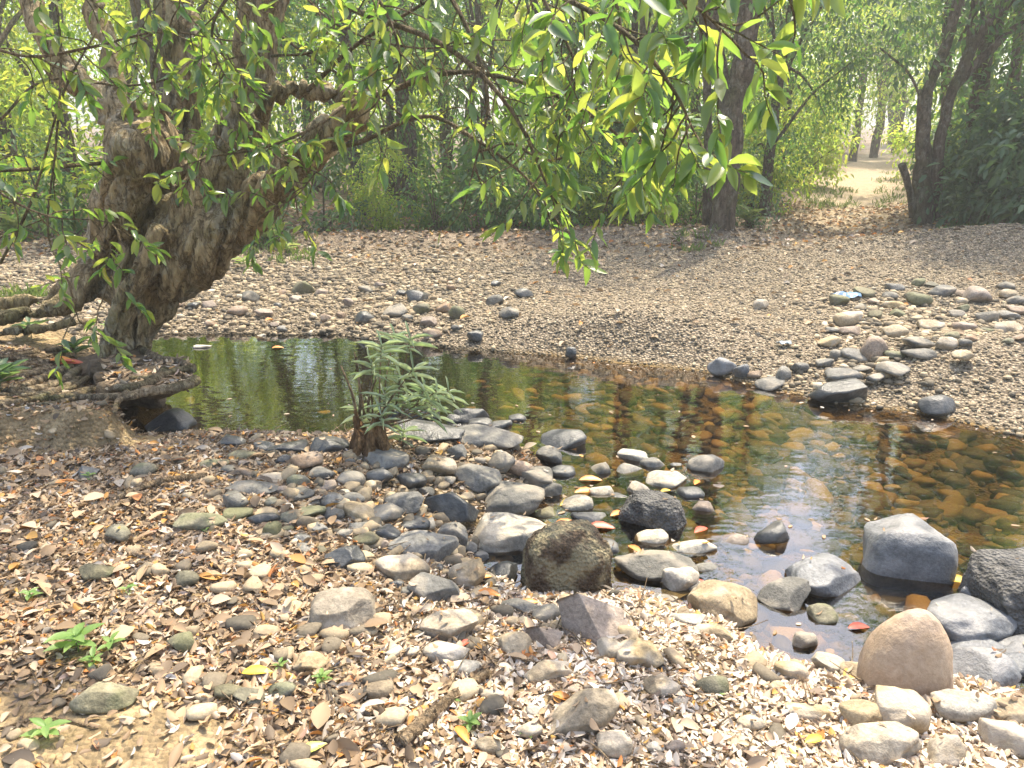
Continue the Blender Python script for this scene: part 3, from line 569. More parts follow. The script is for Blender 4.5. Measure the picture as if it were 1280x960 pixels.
for px, b_, Yd, rp, lab in [(512, 238, 15, 9, 'grey brown twin trunk glimpsed under the hanging branches'), (488, 236, 16.5, 6, 'thin trunk close beside the grey brown twin trunk'), (252, 230, 16, 7, 'thin trunk glimpsed between the limbs of the leaning tree'), (800, 270, 13.5, 5, 'thin bent sapling trunk at the edge of the dark thicket'), (735, 255, 15.5, 6, 'slim straight trunk deep in the thicket under the lit leaves'), (590, 250, 17, 7, 'slim trunk deep in the forest behind the hanging leaves'), (1190, 240, 15, 7, 'dark slim trunk behind the forked tree'), (1245, 240, 15.5, 8, 'dark trunk at the far edge of the shaded shrubs')]:
    g = np.random.default_rng(px); trunk_tree('forest_tree', lab, [[(px, b_ + 30, Yd, rp * 1.3), (px + g.normal(0, 4), b_ - 60, Yd, rp), (px + g.normal(0, 12), b_ - 170, Yd, rp * .9), (px + g.normal(0, 25), b_ - 400, Yd, rp * .6)]], cloud(16, px - 90, px + 90, -250, 40, Yd - .8, Yd + 1), M_FOR)

# ---------------------------------------------------------------- stones
def ico(sub):
    bm = bmesh.new(); bmesh.ops.create_icosphere(bm, subdivisions=sub, radius=1); V = np.array([v.co[:] for v in bm.verts]); T = np.array([[v.index for v in f.verts] for f in bm.faces]); bm.free(); return V, T
ICO = {k_: ico(k_) for k_ in (1, 2, 3, 4, 5)}
def rock_verts(sub, style, seed, dims):
    g = np.random.default_rng(seed); V, T = ICO[sub]; V = V.copy(); off = g.uniform(-50, 50, 3)
    if style in ('round', 'egg', 'flat'):
        e = {'round': .82, 'egg': .84, 'flat': .78}[style]; V = np.sign(V) * np.abs(V) ** e; V /= np.abs(V).max(0)
        V = V * (1 + (.10 if style == 'egg' else .30) * fbm(V * 1.2 + off, 2, 1))[:, None]; V *= (1 + .02 * fbm(V * 5 + off, 2, 2))[:, None]
        for _ in range(0 if style == 'egg' else 6):
            n = unit(g.normal(0, 1, 3)); dd = g.uniform(.5, .9) if sub < 5 else g.uniform(.74, .95); V = V - np.maximum(V @ n - dd, 0)[:, None] * n * .85
        if style == 'egg': V[:, :2] *= (1.08 - .52 * np.clip(V[:, 2:3] * .5 + .5, 0, 1) ** 1.5)
    elif style in ('angular', 'pitted', 'wedge', 'block'):
        if style in ('pitted', 'block'): V = np.sign(V) * np.abs(V) ** .5; V /= np.abs(V).max(0); V[:, :2] *= (1.0 - .16 * V[:, 2:3])
        for _ in range(11 if style == 'angular' else 8):
            n = unit(g.normal(0, 1, 3)); dd = g.uniform(.55, .82) if style not in ('pitted', 'block') else g.uniform(.85, 1.12); V = V - np.maximum(V @ n - dd, 0)[:, None] * n
        V = V * (1 + .07 * fbm(V * 1.6 + off, 3, 1))[:, None] + .015 * np.stack([fbm(V * 7 + off + 5 * k_, 2, 3) for k_ in range(3)], -1)
        if style == 'pitted': V = V * (1 + .10 * fbm(V * 3 + off, 3, 4) - .07 * np.clip(fbm(V * 9 + off, 2, 6), 0, 1))[:, None]
        if style == 'wedge':
            for n, dd in (((-.72, -.62, .3), .26), ((.5, -.38, .78), .28), ((.1, .85, .5), .4)):
                n = np.array(n) / np.linalg.norm(n); V = V - np.maximum(V @ n - dd, 0)[:, None] * n
        V = V / np.abs(V).max(0)
    ext = (V.max(0) - V.min(0)) / 2; V = (V - (V.max(0) + V.min(0)) / 2) / ext
    return V * np.array(dims), T
STONES = []
def stone(cx, cy, wpx, hpx, tone, style, label=None, roll=0, bury=.6, name='stone', deep=None, group=None):
    """a stone whose outline is about wpx x hpx pixels of the photograph round (cx, cy), resting on the ground or the stream bed there"""
    g = ground(cx, cy + hpx * .3); gz = max(g[2], WZ - .01); d0 = np.linalg.norm(g - (0, 0, CAM_Z)); fk = .98 if wpx > 60 else 1.05; wpx, hpx = wpx * fk, hpx * (1.02 if wpx > 60 else 1.03); a = wpx * d0 / F / 2; hh = hpx * d0 / F / 2
    tilt = math.asin((CAM_Z - gz) / d0); b = min(a * .8, .72 * hh / math.sin(tilt)) if deep is None else a * deep
    b = max(b, .45 * a); c = math.sqrt(max((hh * hh - (b * math.sin(tilt)) ** 2), (.3 * hh) ** 2)) / math.cos(tilt) * 1.05
    z = gz + c * bury
    p = on_z(cx, cy, z)
    for _ in range(4):
        gz = max(Hs(p[0], p[1]), WZ - .03); z = gz + c * bury; p = on_z(cx, cy, z); dn = np.linalg.norm(p - (0, 0, CAM_Z)) - b * .35
        k_ = dn / d0; a, b, c, d0 = a * k_, b * k_, c * k_, dn
    sub = 5 if wpx > 80 else 4 if wpx > 44 else 3; sd = int(cx * 7 + cy * 13) % 99991
    V, T = rock_verts(sub, style, sd, (a, b, c)); rl = R(roll); V = V @ np.array([[math.cos(rl), 0, math.sin(rl)], [0, 1, 0], [-math.sin(rl), 0, math.cos(rl)]])
    yaw = (np.random.default_rng(sd).uniform(-.25, .25)) if style not in ('egg', 'wedge') else 0; cs, sn = math.cos(yaw), math.sin(yaw); V = V @ np.array([[cs, sn, 0], [-sn, cs, 0], [0, 0, 1]])
    hz = min(.8, bury) * c; o = link(name, raw_mesh('stone', V + (0, 0, hz), T, SM[tone])); o.location = (p[0], p[1], z - hz)
    STONES.append(dict(o=o, cx=cx, cy=cy, w=wpx, h=hpx, tone=tone, style=style, label=label, W=2 * a, group=group)); return o
exec_list = [
 # cx, cy, w, h, tone, style, roll, label
 (1134, 824, 98, 104, 'pink', 'egg', 0, 'big upright egg-shaped pinkish tan boulder standing at the edge of the pool'),
 (1135, 687, 106, 70, 'blue', 'block', 3, 'big blue-grey angular boulder standing in the open water'),
 (1031, 722, 88, 46, 'blue', 'round', 2, 'smooth blue-grey oval boulder with a pinkish end, beside the angular boulder in the water'),
 (708, 708, 116, 100, 'pit', 'pitted', 0, 'brown pitted boulder with crusty pale lichen, largest among the shore cobbles'),
 (815, 641, 84, 50, 'pitdark', 'pitted', 0, 'black rough pitted rock at the water edge behind the lichen boulder'),
 (741, 776, 88, 64, 'brown', 'wedge', 0, 'pointed wedge-shaped grey brown rock in front of the lichen boulder'),
 (640, 668, 110, 50, 'pale', 'flat', 4, 'large smooth whitish stone half sunk in amber water'),
 (903, 756, 84, 56, 'tan', 'round', 0, 'rounded tan boulder at the corner of the leaf-strewn shore'),
 (1212, 778, 96, 46, 'blue', 'round', 0, 'long rounded grey stone behind the egg-shaped boulder'),
 (1285, 742, 124, 78, 'pitdark', 'pitted', 10, 'dark pitted boulder cut by the edge of the picture beside the long rounded stone'),
 (1222, 838, 76, 44, 'blue', 'angular', 12, 'dark blue-grey slab leaning below the long rounded stone'),
 (1256, 836, 56, 24, 'blue', 'flat', 14, 'flat blue-grey stone beside the leaning slab'), (1268, 818, 50, 26, 'blue', 'flat', 16, 'tilted blue-grey stone wedged under the long rounded stone'), (1218, 811, 66, 24, 'blue', 'flat', 4, 'flat dark stone beneath the long rounded stone'),
 (1152, 790, 30, 44, 'grey', 'round', 0, 'grey stone peeping out from behind the egg-shaped boulder'), (1215, 747, 20, 26, 'blue', 'flat', 55, 'slim blue-grey stone tipped up against the long rounded stone'),
 (1127, 893, 56, 46, 'tan', 'round', 0, 'round grey tan stone in front of the egg-shaped boulder'), (1205, 885, 64, 34, 'pale', 'flat', 0, 'pale flat-topped stone in the shadow of the egg-shaped boulder'), (1101, 929, 84, 40, 'tan', 'flat', 4, 'wide flat tan stone sunk in litter near the egg-shaped boulder'), (1178, 942, 44, 26, 'tan', 'flat', 28, None), (1272, 925, 60, 30, 'tan', 'flat', 0, None), (1262, 890, 50, 22, 'tan', 'flat', 0, None),
 (982, 747, 64, 38, 'grey', 'angular', 18, 'grey stone with an orange wet end at the head of the shallow inlet'), (964, 672, 38, 28, 'dark', 'angular', 24, 'dark tilted stone breaking the sky reflection'), (1005, 804, 28, 24, 'grey', 'angular', 0, 'small grey block standing in the shallow amber inlet'), (1029, 772, 34, 24, 'olive', 'round', 0, None), (1058, 774, 28, 12, 'brown', 'flat', 0, None),
 (988, 839, 36, 27, 'tan', 'round', 0, 'tan cobble at the mouth of the shallow inlet'), (1036, 833, 38, 23, 'pale', 'flat', -12, None), (1069, 842, 32, 22, 'tan', 'flat', 0, None), (1012, 890, 50, 19, 'tan', 'flat', 0, None), (1079, 896, 42, 30, 'tan', 'flat', 20, None), (891, 856, 38, 24, 'olive', 'round', 0, 'olive mossy stone with a grass blade in the pale litter'), (892, 790, 42, 20, 'tan', 'flat', 6, None), (866, 684, 54, 24, 'pale', 'flat', 0, 'whitish flat stone at the edge beside the sky reflection'), (820, 707, 104, 46, 'grey', 'angular', -8, 'long grey slab lying behind the wedge-shaped rock'), (852, 726, 46, 34, 'pale', 'round', 0, None), (883, 712, 26, 16, 'grey', 'round', 0, None), (814, 673, 40, 22, 'pale', 'flat', 14, None), (830, 745, 60, 14, 'grey', 'flat', 0, None), (872, 738, 24, 18, 'grey', 'round', 0, None),
 (882, 581, 44, 26, 'grey', 'round', 0, 'rounded grey stone alone in the shallows, whitish foot'), (832, 602, 48, 22, 'pale', 'flat', 0, 'flat pale oval stone at the edge of the shallows'), (791, 571, 38, 20, 'pale', 'round', -10, None), (786, 588, 36, 16, 'grey', 'flat', 0, None), (749, 589, 26, 17, 'grey', 'round', 20, None), (799, 613, 30, 20, 'tan', 'round', 0, None), (751, 615, 30, 18, 'pale', 'round', 0, None), (722, 632, 38, 24, 'pale', 'round', 0, 'small whitish stone among bright orange leaves'), (690, 614, 25, 21, 'grey', 'angular', 0, None), (736, 648, 44, 18, 'dark', 'round', 0, None), (774, 622, 26, 12, 'dark', 'round', 0, None), (756, 684, 34, 22, 'dark', 'round', 0, None),
 (604, 547, 110, 32, 'grey', 'flat', -4, 'long flat grey stone lying along the water edge behind the cobbles'), (703, 551, 56, 27, 'dark', 'round', 8, 'wet black stone lying in the water past the long flat stone'), (535, 541, 94, 30, 'dark', 'flat', -4, 'long black slab beside the stump'), (590, 520, 44, 24, 'dark', 'round', 0, None), (600, 532, 30, 18, 'dark', 'round', 10, None), (625, 533, 30, 14, 'dark', 'flat', 12, None), (647, 525, 21, 14, 'dark', 'round', 0, None), (519, 521, 26, 24, 'dark', 'round', 0, None), (538, 520, 22, 22, 'dark', 'angular', 0, None), (496, 519, 24, 18, 'dark', 'round', 0, None), (570, 525, 30, 16, 'dark', 'round', 0, None),
 (565, 632, 72, 42, 'dark', 'angular', -14, 'dark grey leaning cobble in the middle of the cobble bar'), (640, 624, 84, 42, 'grey', 'round', 2, 'large rounded cobble, dark at one end and tan at the other, above the whitish stone'), (529, 684, 90, 36, 'grey', 'round', -4, 'long grey cobble with a sunlit tan end'), (503, 710, 66, 34, 'tan', 'flat', 0, 'flat-topped tan cobble just below the long sunlit cobble'), (544, 737, 66, 37, 'grey', 'angular', -12, 'grey angular stone half in the pale litter'), (584, 719, 46, 36, 'tan', 'round', 0, 'round tan cobble beside the wet leaves'), (428, 762, 82, 46, 'tan', 'block', 0, 'blocky tan rock with a dappled top in the litter'), (563, 785, 72, 38, 'tan', 'angular', 14, 'tan angular rock sloping down into litter'), (567, 668, 36, 30, 'grey', 'round', 0, None), (520, 656, 36, 18, 'dark', 'round', 0, None), (431, 697, 48, 30, 'dark', 'angular', 0, 'dark grey blunt stone at the lower end of the cobble bar'), (457, 674, 34, 18, 'olive', 'round', 0, None), (454, 660, 44, 15, 'grey', 'flat', 0, None), (432, 667, 21, 12, 'grey', 'round', 0, None), (482, 644, 40, 24, 'grey', 'round', 10, None), (504, 629, 48, 28, 'grey', 'angular', 0, None), (452, 641, 50, 22, 'tan', 'round', -8, None), (417, 627, 24, 17, 'grey', 'round', 0, None), (443, 622, 30, 15, 'grey', 'round', 0, None),
 (597, 596, 58, 30, 'grey', 'round', -8, 'wide grey tan cobble behind the dark leaning cobble'), (549, 582, 42, 25, 'tan', 'flat', -10, None), (666, 593, 54, 26, 'grey', 'round', -10, 'grey cobble with a sunlit end near the orange leaves'), (703, 592, 32, 18, 'dark', 'round', 6, None), (686, 572, 32, 25, 'grey', 'angular', 0, None), (627, 578, 34, 25, 'grey', 'round', 0, None), (646, 584, 38, 20, 'brown', 'flat', -14, None), (483, 575, 54, 25, 'grey', 'angular', 0, 'grey humped cobble below the stump'), (474, 596, 33, 24, 'dark', 'round', 0, None), (513, 603, 38, 22, 'dark', 'round', 0, None), (439, 600, 34, 21, 'grey', 'round', 0, None), (412, 557, 50, 26, 'dark', 'round', 0, 'dark stone touching the foot of the stump'), (360, 559, 46, 18, 'dark', 'flat', 0, None), (329, 560, 28, 14, 'dark', 'flat', 0, None), (289, 553, 33, 17, 'dark', 'round', 0, None), (377, 618, 30, 14, 'grey', 'round', 0, None), (313, 611, 68, 18, 'grey', 'flat', 2, 'long low grey stone in the litter below the root shelf'), (339, 598, 32, 13, 'tan', 'flat', 0, None), (304, 569, 34, 12, 'olive', 'flat', 0, None), (268, 581, 32, 12, 'olive', 'flat', 0, None), (179, 589, 28, 16, 'olive', 'round', 0, None), (106, 592, 26, 16, 'grey', 'wedge', 0, 'small triangular grey stone below the earth bank'), (415, 625, 30, 15, 'grey', 'round', 0, None), (390, 640, 34, 16, 'olive', 'round', 0, None),
 (251, 652, 56, 20, 'olive', 'flat', 0, 'flat dark olive stone in brown litter'), (297, 644, 32, 15, 'olive', 'round', 0, None), (330, 648, 34, 18, 'dark', 'round', 0, None), (340, 664, 22, 21, 'olive', 'round', 0, None), (131, 872, 60, 30, 'olive', 'angular', 0, 'blocky brownish rock in the shaded litter near the seedling'), (227, 804, 30, 24, 'olive', 'angular', 0, None), (353, 864, 30, 19, 'olive', 'round', 0, None), (388, 829, 40, 24, 'tan', 'angular', 0, None), (148, 668, 30, 19, 'olive', 'round', 0, None), (234, 725, 28, 20, 'olive', 'round', 0, None), (120, 716, 36, 22, 'olive', 'angular', 0, None), (310, 872, 34, 16, 'olive', 'round', 0, None), (285, 866, 32, 16, 'olive', 'flat', 0, None),
 (558, 817, 54, 27, 'tan', 'flat', -8, 'yellowish flat cobble in the pale litter'), (643, 807, 40, 26, 'tan', 'round', 0, None), (680, 796, 42, 28, 'brown', 'wedge', 0, 'small brown wedge-shaped stone beside the big pointed rock'), (684, 840, 56, 24, 'tan', 'flat', 0, None), (722, 898, 106, 44, 'tan', 'angular', 24, 'long tan rock slanting through the pale litter at the bottom'), (768, 932, 38, 30, 'tan', 'round', 0, 'pale tan cobble at the lower end of the long slanting rock'), (797, 818, 54, 30, 'tan', 'round', 14, None), (764, 812, 34, 26, 'tan', 'angular', 0, None), (827, 857, 42, 22, 'tan', 'angular', 0, None), (581, 836, 40, 18, 'pale', 'flat', 0, None), (473, 864, 34, 19, 'tan', 'angular', 0, None), (626, 716, 42, 24, 'dark', 'round', 10, None), (649, 759, 50, 20, 'grey', 'flat', 0, None), (683, 769, 34, 22, 'grey', 'round', 0, None), (860, 775, 40, 18, 'pale', 'flat', 0, None), (616, 868, 28, 14, 'tan', 'flat', 0, None),
 (903, 458, 32, 22, 'blue', 'angular', -10, 'blue-grey stone at the far water line, first of the far stone pile'), (926, 464, 18, 18, 'blue', 'round', 0, None), (1045, 489, 60, 26, 'dark', 'angular', 8, 'dark grey boulder with its foot in the water below the far stone pile'), (1092, 437, 28, 28, 'brown', 'round', 0, 'upright rounded brown stone in the far stone pile'), (1054, 468, 38, 15, 'grey', 'flat', 0, None), (1172, 506, 38, 20, 'dark', 'round', 4, 'dark stone with a reddish end at the far water line under the gravel mound'), (1147, 428, 38, 14, 'grey', 'flat', -8, None), (1149, 441, 36, 12, 'grey', 'flat', 0, None), (1118, 462, 36, 16, 'grey', 'flat', 0, None), (1119, 443, 28, 10, 'olive', 'flat', -8, None), (1205, 444, 22, 12, 'tan', 'flat', -10, 'single tan stone lying on the gravel mound'), (951, 382, 17, 14, 'tan', 'round', 0, 'single tan stone alone on the far gravel'), (963, 480, 36, 13, 'grey', 'flat', 4, None), (979, 467, 18, 17, 'grey', 'round', 0, None), (1068, 444, 30, 14, 'grey', 'round', 0, None), (1048, 444, 20, 12, 'grey', 'round', 0, None), (655, 367, 24, 14, 'dark', 'round', 0, 'dark stone on the far bank beside the smooth gravel mound'), (520, 371, 28, 15, 'dark', 'round', -10, None), (527, 386, 22, 14, 'olive', 'round', 0, None), (455, 397, 24, 15, 'dark', 'round', 0, None), (571, 391, 20, 18, 'olive', 'round', 0, None), (436, 379, 14, 12, 'brown', 'round', 0, None), (714, 441, 14, 14, 'dark', 'round', 0, 'small dark stone at the foot of the smooth gravel mound'), (219, 379, 20, 13, 'brown', 'round', 0, None), (261, 381, 22, 11, 'brown', 'angular', 0, None), (297, 389, 24, 13, 'brown', 'angular', 0, None), (330, 392, 22, 11, 'brown', 'round', 0, None), (214, 528, 54, 30, 'dark', 'round', 0, 'black wet rock in the hollow under the root shelf'), (254, 435, 18, 8, 'pale', 'flat', 0, 'pale stone standing out of the dark water near the trunk'), (325, 421, 14, 7, 'pale', 'flat', 0, None),
]
for cx, cy, wp, hp, tone, st, roll, lab in exec_list: stone(cx, cy, wp, hp, tone, st, lab, roll, group=None)
def in_poly(px, py, poly):
    ring = [(np.array(poly[i_], float), np.array(poly[(i_ + 1) % len(poly)], float)) for i_ in range(len(poly))]
    return bool(inside(np.array([float(px)]), np.array([float(py)]), ring)[0])
def scatter(n, poly, wr, asp, tones, gap=.8, styles=('round', 'round', 'flat', 'angular')):
    xs_, ys_ = [p[0] for p in poly], [p[1] for p in poly]; made = tries = 0
    while made < n and tries < n * 60:
        tries += 1; px, py = random.uniform(min(xs_), max(xs_)), random.uniform(min(ys_), max(ys_)); wp = random.uniform(*wr) * (.7 + .6 * random.random() ** 2); hp = wp * random.uniform(*asp)
        if not in_poly(px, py, poly): continue
        if any(((px - s_['cx']) / (wp + s_['w'])) ** 2 + ((py - s_['cy']) / (hp + s_['h'])) ** 2 < .25 * gap for s_ in STONES): continue
        stone(round(px), round(py), wp, hp, random.choice(tones), random.choice(styles), None, random.uniform(-10, 10)); made += 1
scatter(46, [(1040, 372), (1120, 352), (1280, 356), (1280, 428), (1180, 436), (1110, 480), (1000, 486), (930, 468), (1030, 440)], (15, 30), (.42, .62), ['grey', 'grey', 'olive', 'brown', 'grey', 'tan'])
scatter(26, [(200, 372), (640, 340), (660, 380), (600, 425), (430, 412), (200, 412)], (13, 24), (.5, .7), ['grey', 'brown', 'dark', 'olive', 'brown'])
scatter(38, [(260, 570), (600, 560), (690, 640), (600, 700), (560, 760), (400, 700), (300, 640)], (18, 36), (.52, .7), ['grey', 'dark', 'olive', 'grey', 'brown'])
scatter(17, [(450, 780), (700, 800), (880, 780), (1080, 860), (1060, 945), (560, 940)], (16, 32), (.5, .7), ['tan', 'tan', 'pale', 'brown'])
scatter(8, [(700, 580), (870, 570), (960, 650), (960, 760), (880, 700), (700, 640)], (18, 34), (.45, .6), ['pale', 'grey', 'brown', 'dark'])
TW = {'grey': 'grey', 'blue': 'blue-grey', 'dark': 'dark', 'tan': 'tan', 'pale': 'whitish', 'olive': 'olive-grey', 'brown': 'brown', 'pink': 'pinkish', 'pit': 'pitted', 'pitdark': 'black pitted'}
SWD = {'round': 'rounded', 'flat': 'flat', 'angular': 'angular', 'wedge': 'wedge-shaped', 'egg': 'egg-shaped', 'pitted': 'pitted'}
LM = [('the egg-shaped boulder', 1134, 822), ('the angular boulder in the water', 1135, 687), ('the smooth oval boulder', 1031, 722), ('the lichen boulder', 708, 708), ('the black pitted rock', 815, 641), ('the wedge-shaped rock', 741, 776), ('the big whitish stone', 640, 668), ('the tan corner boulder', 903, 756), ('the long rounded stone', 1212, 778), ('the stump', 465, 550), ('the long flat stone', 604, 547), ('the dark leaning cobble', 565, 632), ('the long sunlit cobble', 529, 684), ('the blocky tan rock', 428, 762), ('the sloping tan rock', 563, 785), ('the slanting long rock', 722, 898), ('the seedling clump', 105, 795), ('the yellow leaf', 317, 847), ('the flat olive stone', 251, 652), ('the root shelf', 200, 480), ('the blue plastic scrap', 1060, 372), ('the upright brown stone', 1092, 437), ('the dark waterline boulder', 1045, 489), ('the lone tan stone', 951, 382), ('the dark far-bank stone', 655, 367), ('the pale flat shallows stone', 832, 602), ('the olive mossy stone', 891, 856), ('the leaning trunk foot', 180, 415), ('the narrow-leaved shrub', 510, 430), ('the tan mound stone', 1205, 444)]
tmp = {}; print('NSTONES', len(STONES))
for s_ in STONES:
    s_['o']['category'] = 'stone'
    if s_['label']: s_['o']['label'] = s_['label']; continue
    nm, lx, ly = min(LM, key=lambda q: math.hypot(q[1] - s_['cx'], 1.6 * (q[2] - s_['cy']))); dx, dy = s_['cx'] - lx, (s_['cy'] - ly) * 1.6
    dr = ('to the left of' if dx < 0 else 'to the right of') if abs(dx) > abs(dy) else ('behind' if dy < 0 else 'in front of')
    tmp.setdefault((TW[s_['tone']], SWD[s_['style']], dr, nm), []).append((math.hypot(dx, dy), s_))
for (tn, st, dr, nm), ls in tmp.items():
    ls.sort(key=lambda q: q[0])
    for j, (_, s_) in enumerate(ls):
        rank = '' if len(ls) == 1 else ('nearest ' if j == 0 else ORD[j] + ' nearest ')
        s_['o']['label'] = f'{rank}{tn} {st} stone {dr} {nm}'
        s_['o']['group'] = 'loose stones along the stream'

# ---------------------------------------------------------------- uncountable cover
def stone_stuff(name, pts, sizes, sub, mat, flat=(.35, .75)):
    V0, T0 = ICO[sub]; n = len(pts); var = [rock_verts(sub, ('round', 'angular', 'flat')[k_ % 3], 900 + k_, (1, 1, 1))[0] for k_ in range(12)]; var = np.array(var)
    W_ = var[rng.integers(0, 12, n)]; sc = np.stack([sizes * rng.uniform(.75, 1.3, n), sizes * rng.uniform(.6, 1.0, n), sizes * rng.uniform(*flat, n)], -1) / 2
    W_ = W_ * sc[:, None]; th = rng.uniform(0, 2 * math.pi, n); c_, s2 = np.cos(th)[:, None], np.sin(th)[:, None]; tl = rng.normal(0, .22, n)[:, None]
    x_, z_ = W_[..., 0] + tl * W_[..., 2], W_[..., 2] - tl * W_[..., 0]; y_ = W_[..., 1]
    W_ = np.stack([x_ * c_ - y_ * s2, x_ * s2 + y_ * c_, z_], -1) + pts[:, None]
    Fs = (T0[None] + (np.arange(n) * len(V0))[:, None, None]).reshape(-1, 3)
    return tag(link(name, raw_mesh(name, W_.reshape(-1, 3), Fs, mat)), kind='stuff')
def pebble_mat(name, stops, rough=.8):
    m = NT(name); r = m.geo('Random Per Island'); c = m.ramp(r, stops); n2 = m.noise(90, 4, .7, m.geo('Position'))
    c = m.mix(1, c, m.ramp(n2, [(.3, (.75, .74, .72)), (.7, (1.1, 1.1, 1.1))]), 'MULTIPLY'); m.l(c, m.b.inputs['Base Color']); m.b.inputs['Roughness'].default_value = rough; m.b.inputs['Specular IOR Level'].default_value = .3
    m.l(m.bump(n2, .3, .01), m.b.inputs['Normal']); return m.m
M_PEB = pebble_mat('bank_gravel', [(0, (.085, .075, .058)), (.25, (.17, .14, .098)), (.5, (.265, .21, .138)), (.75, (.36, .28, .178)), (.95, (.44, .36, .24)), (1, (.54, .47, .36))])
M_BED = pebble_mat('bed_stones', [(0, (.03, .024, .014)), (.4, (.08, .058, .027)), (.68, (.17, .11, .04)), (.88, (.32, .19, .055)), (1, (.45, .32, .13))], .6)
def frustum_pts(n, y0_, y1_, pad=1.08):
    """points spread evenly over the ground that the photograph takes in, between two distances"""
    y_ = np.sqrt(rng.uniform(y0_ ** 2, y1_ ** 2, n)); x_ = rng.uniform(-1, 1, n) * (y_ * .70 * pad + .15); return x_, y_
x_, y_ = frustum_pts(60000, 4.4, 12.2); sd1, fr1 = zones(x_, y_)
gsm = np.clip(gauss(x_, y_, 720, 400, 1.05, .8) + gauss(x_, y_, 850, 395, 1.5, .7) + gauss(x_, y_, 1275, 440, 1.1, .55) + gauss(x_, y_, 950, 400, 1.2, .8), 0, 1)
coarse = (1 - gsm) * (.45 + .55 * sstep(1.5, -1.5, x_)) 
pile = np.clip(gauss(x_, y_, 1150, 400, 1.0, 1.5) + gauss(x_, y_, 1060, 450, .8, .5), 0, 1) * (1 - gauss(x_, y_, 1275, 445, .8, .4)); keep = (fr1 > .5) & (sd1 > .0) & (rng.uniform(0, 1, len(x_)) < np.maximum(coarse, pile) * sstep(12.3, 9.5, y_) * .75); pile = pile[keep]; x2, y2 = x_[keep], y_[keep]
s2_ = (.018 + .075 * rng.uniform(0, 1, len(x2)) ** 2.4) * (.55 + .45 * np.maximum(sstep(1.0, -1.2, x2), pile)) + .03 * pile * rng.uniform(0, 1, len(x2))
stone_stuff('bank_gravel', np.stack([x2, y2, H(x2, y2) + s2_ * .12], -1), s2_, 1, M_PEB)
x_, y_ = frustum_pts(52000, 4.4, 10.5); sd1, fr1 = zones(x_, y_); keep = (fr1 > .5) & (sd1 > 0); x2, y2 = x_[keep], y_[keep]; s2_ = rng.uniform(.012, .034, len(x2))
stone_stuff('fine_gravel', np.stack([x2, y2, H(x2, y2) + s2_ * .1], -1), s2_, 1, M_PEB)
xa = rng.uniform(-3, 5.5, 9000); ya = rng.uniform(2, 6.5, 9000); sd1, _ = zones(xa, ya); keep = (sd1 < -.02) & (rng.uniform(0, 1, 9000) < sstep(-.8, .9, xa) * .85 + .03); x2, y2 = xa[keep], ya[keep]
s2_ = .04 + .16 * rng.uniform(0, 1, len(x2)) ** 2.5; z2 = np.minimum(H(x2, y2) + s2_ * .1, WZ - .01 - s2_ * .28)
stone_stuff('stream_bed_stones', np.stack([x2, y2, z2], -1), s2_, 2, M_BED, (.3, .5))
xa, ya = frustum_pts(7500, 1.5, 5); sd1, fr1 = zones(xa, ya); mid = gauss(xa, ya, 520, 640, .75, .9, -.1) * .9 + .05
keep = (fr1 < .5) & (sd1 > -.04) & (rng.uniform(0, 1, len(xa)) < mid); x2, y2 = xa[keep], ya[keep]; s2_ = .02 + .075 * rng.uniform(0, 1, len(x2)) ** 2
stone_stuff('shore_pebbles', np.stack([x2, y2, H(x2, y2) + s2_ * .15], -1), s2_, 2, M_PEB)
def litter(name, x_, y_, L, mat, tpl, lift=.006):
    n = len(x_); z_ = H(x_, y_) + rng.uniform(0, lift * 2, n) + .002; th = rng.uniform(0, 2 * math.pi, n); tl = rng.normal(0, .22, n)
    d = np.stack([np.cos(th), np.sin(th), np.tan(np.clip(tl, -.9, .9))], -1); l_ = L * rng.uniform(.55, 1.35, n)
    up_ = unit(np.array((0, 0, 1.)) + rng.normal(0, .3, (n, 3))); V, Q = leaves(tpl, np.stack([x_, y_, z_], -1), d, up_, l_, l_ * rng.uniform(.32, .62, n))
    return V, Q
def some(n, x_, y_): k_ = rng.permutation(len(x_))[:n]; return x_[k_], y_[k_]
def litter_obj(name, sets, mat):
    a = Acc()
    for s_ in sets: a.add(s_)
    return tag(link(name, raw_mesh(name, np.vstack(a.V), np.vstack(a.F), mat)), kind='stuff')
xa, ya = frustum_pts(150000, 1.35, 5.4); sd1, fr1 = zones(xa, ya)
cob = np.clip(gauss(xa, ya, 560, 610, .6, .65, -.1) * .75, 0, .75); keep = (fr1 < .5) & (sd1 > .015) & (rng.uniform(0, 1, len(xa)) > cob); xa, ya, sd1 = xa[keep], ya[keep], sd1[keep]
bare = fbm2(xa, ya, 1.7, 3, 61); ms_ = np.where(inside(xa, ya, mat_ring), 1, -1) * seg_dist(xa, ya, mat_ring); onmat = sstep(-.22, -.05, ms_); soilpatch = np.clip(gauss(xa, ya, 60, 925, .42, .22) * 1.2 + gauss(xa, ya, 200, 940, .2, .12), 0, 1)
keep = (bare + rng.normal(0, .1, len(xa)) > -.42) & (rng.uniform(0, 1, len(xa)) > .78 * onmat) & (rng.uniform(0, 1, len(xa)) > .88 * soilpatch); xa, ya = xa[keep], ya[keep]
pale = rng.uniform(0, 1, len(xa)) < sstep(-.9, .5, xa + .45 * fbm2(xa, ya, 1.2, 2, 62) - .25 * (ya - 2.5)); h1 = rng.uniform(0, 1, len(xa)) < .5
litter_obj('pale_leaf_litter', [litter('a', xa[pale & h1], ya[pale & h1], .025, None, LF_DRY), litter('b', xa[pale & ~h1], ya[pale & ~h1], .030, None, LF_DRY2), litter('c', *some(260, xa[pale], ya[pale]), .055, None, LF_BIG, .012)], M_DRY)
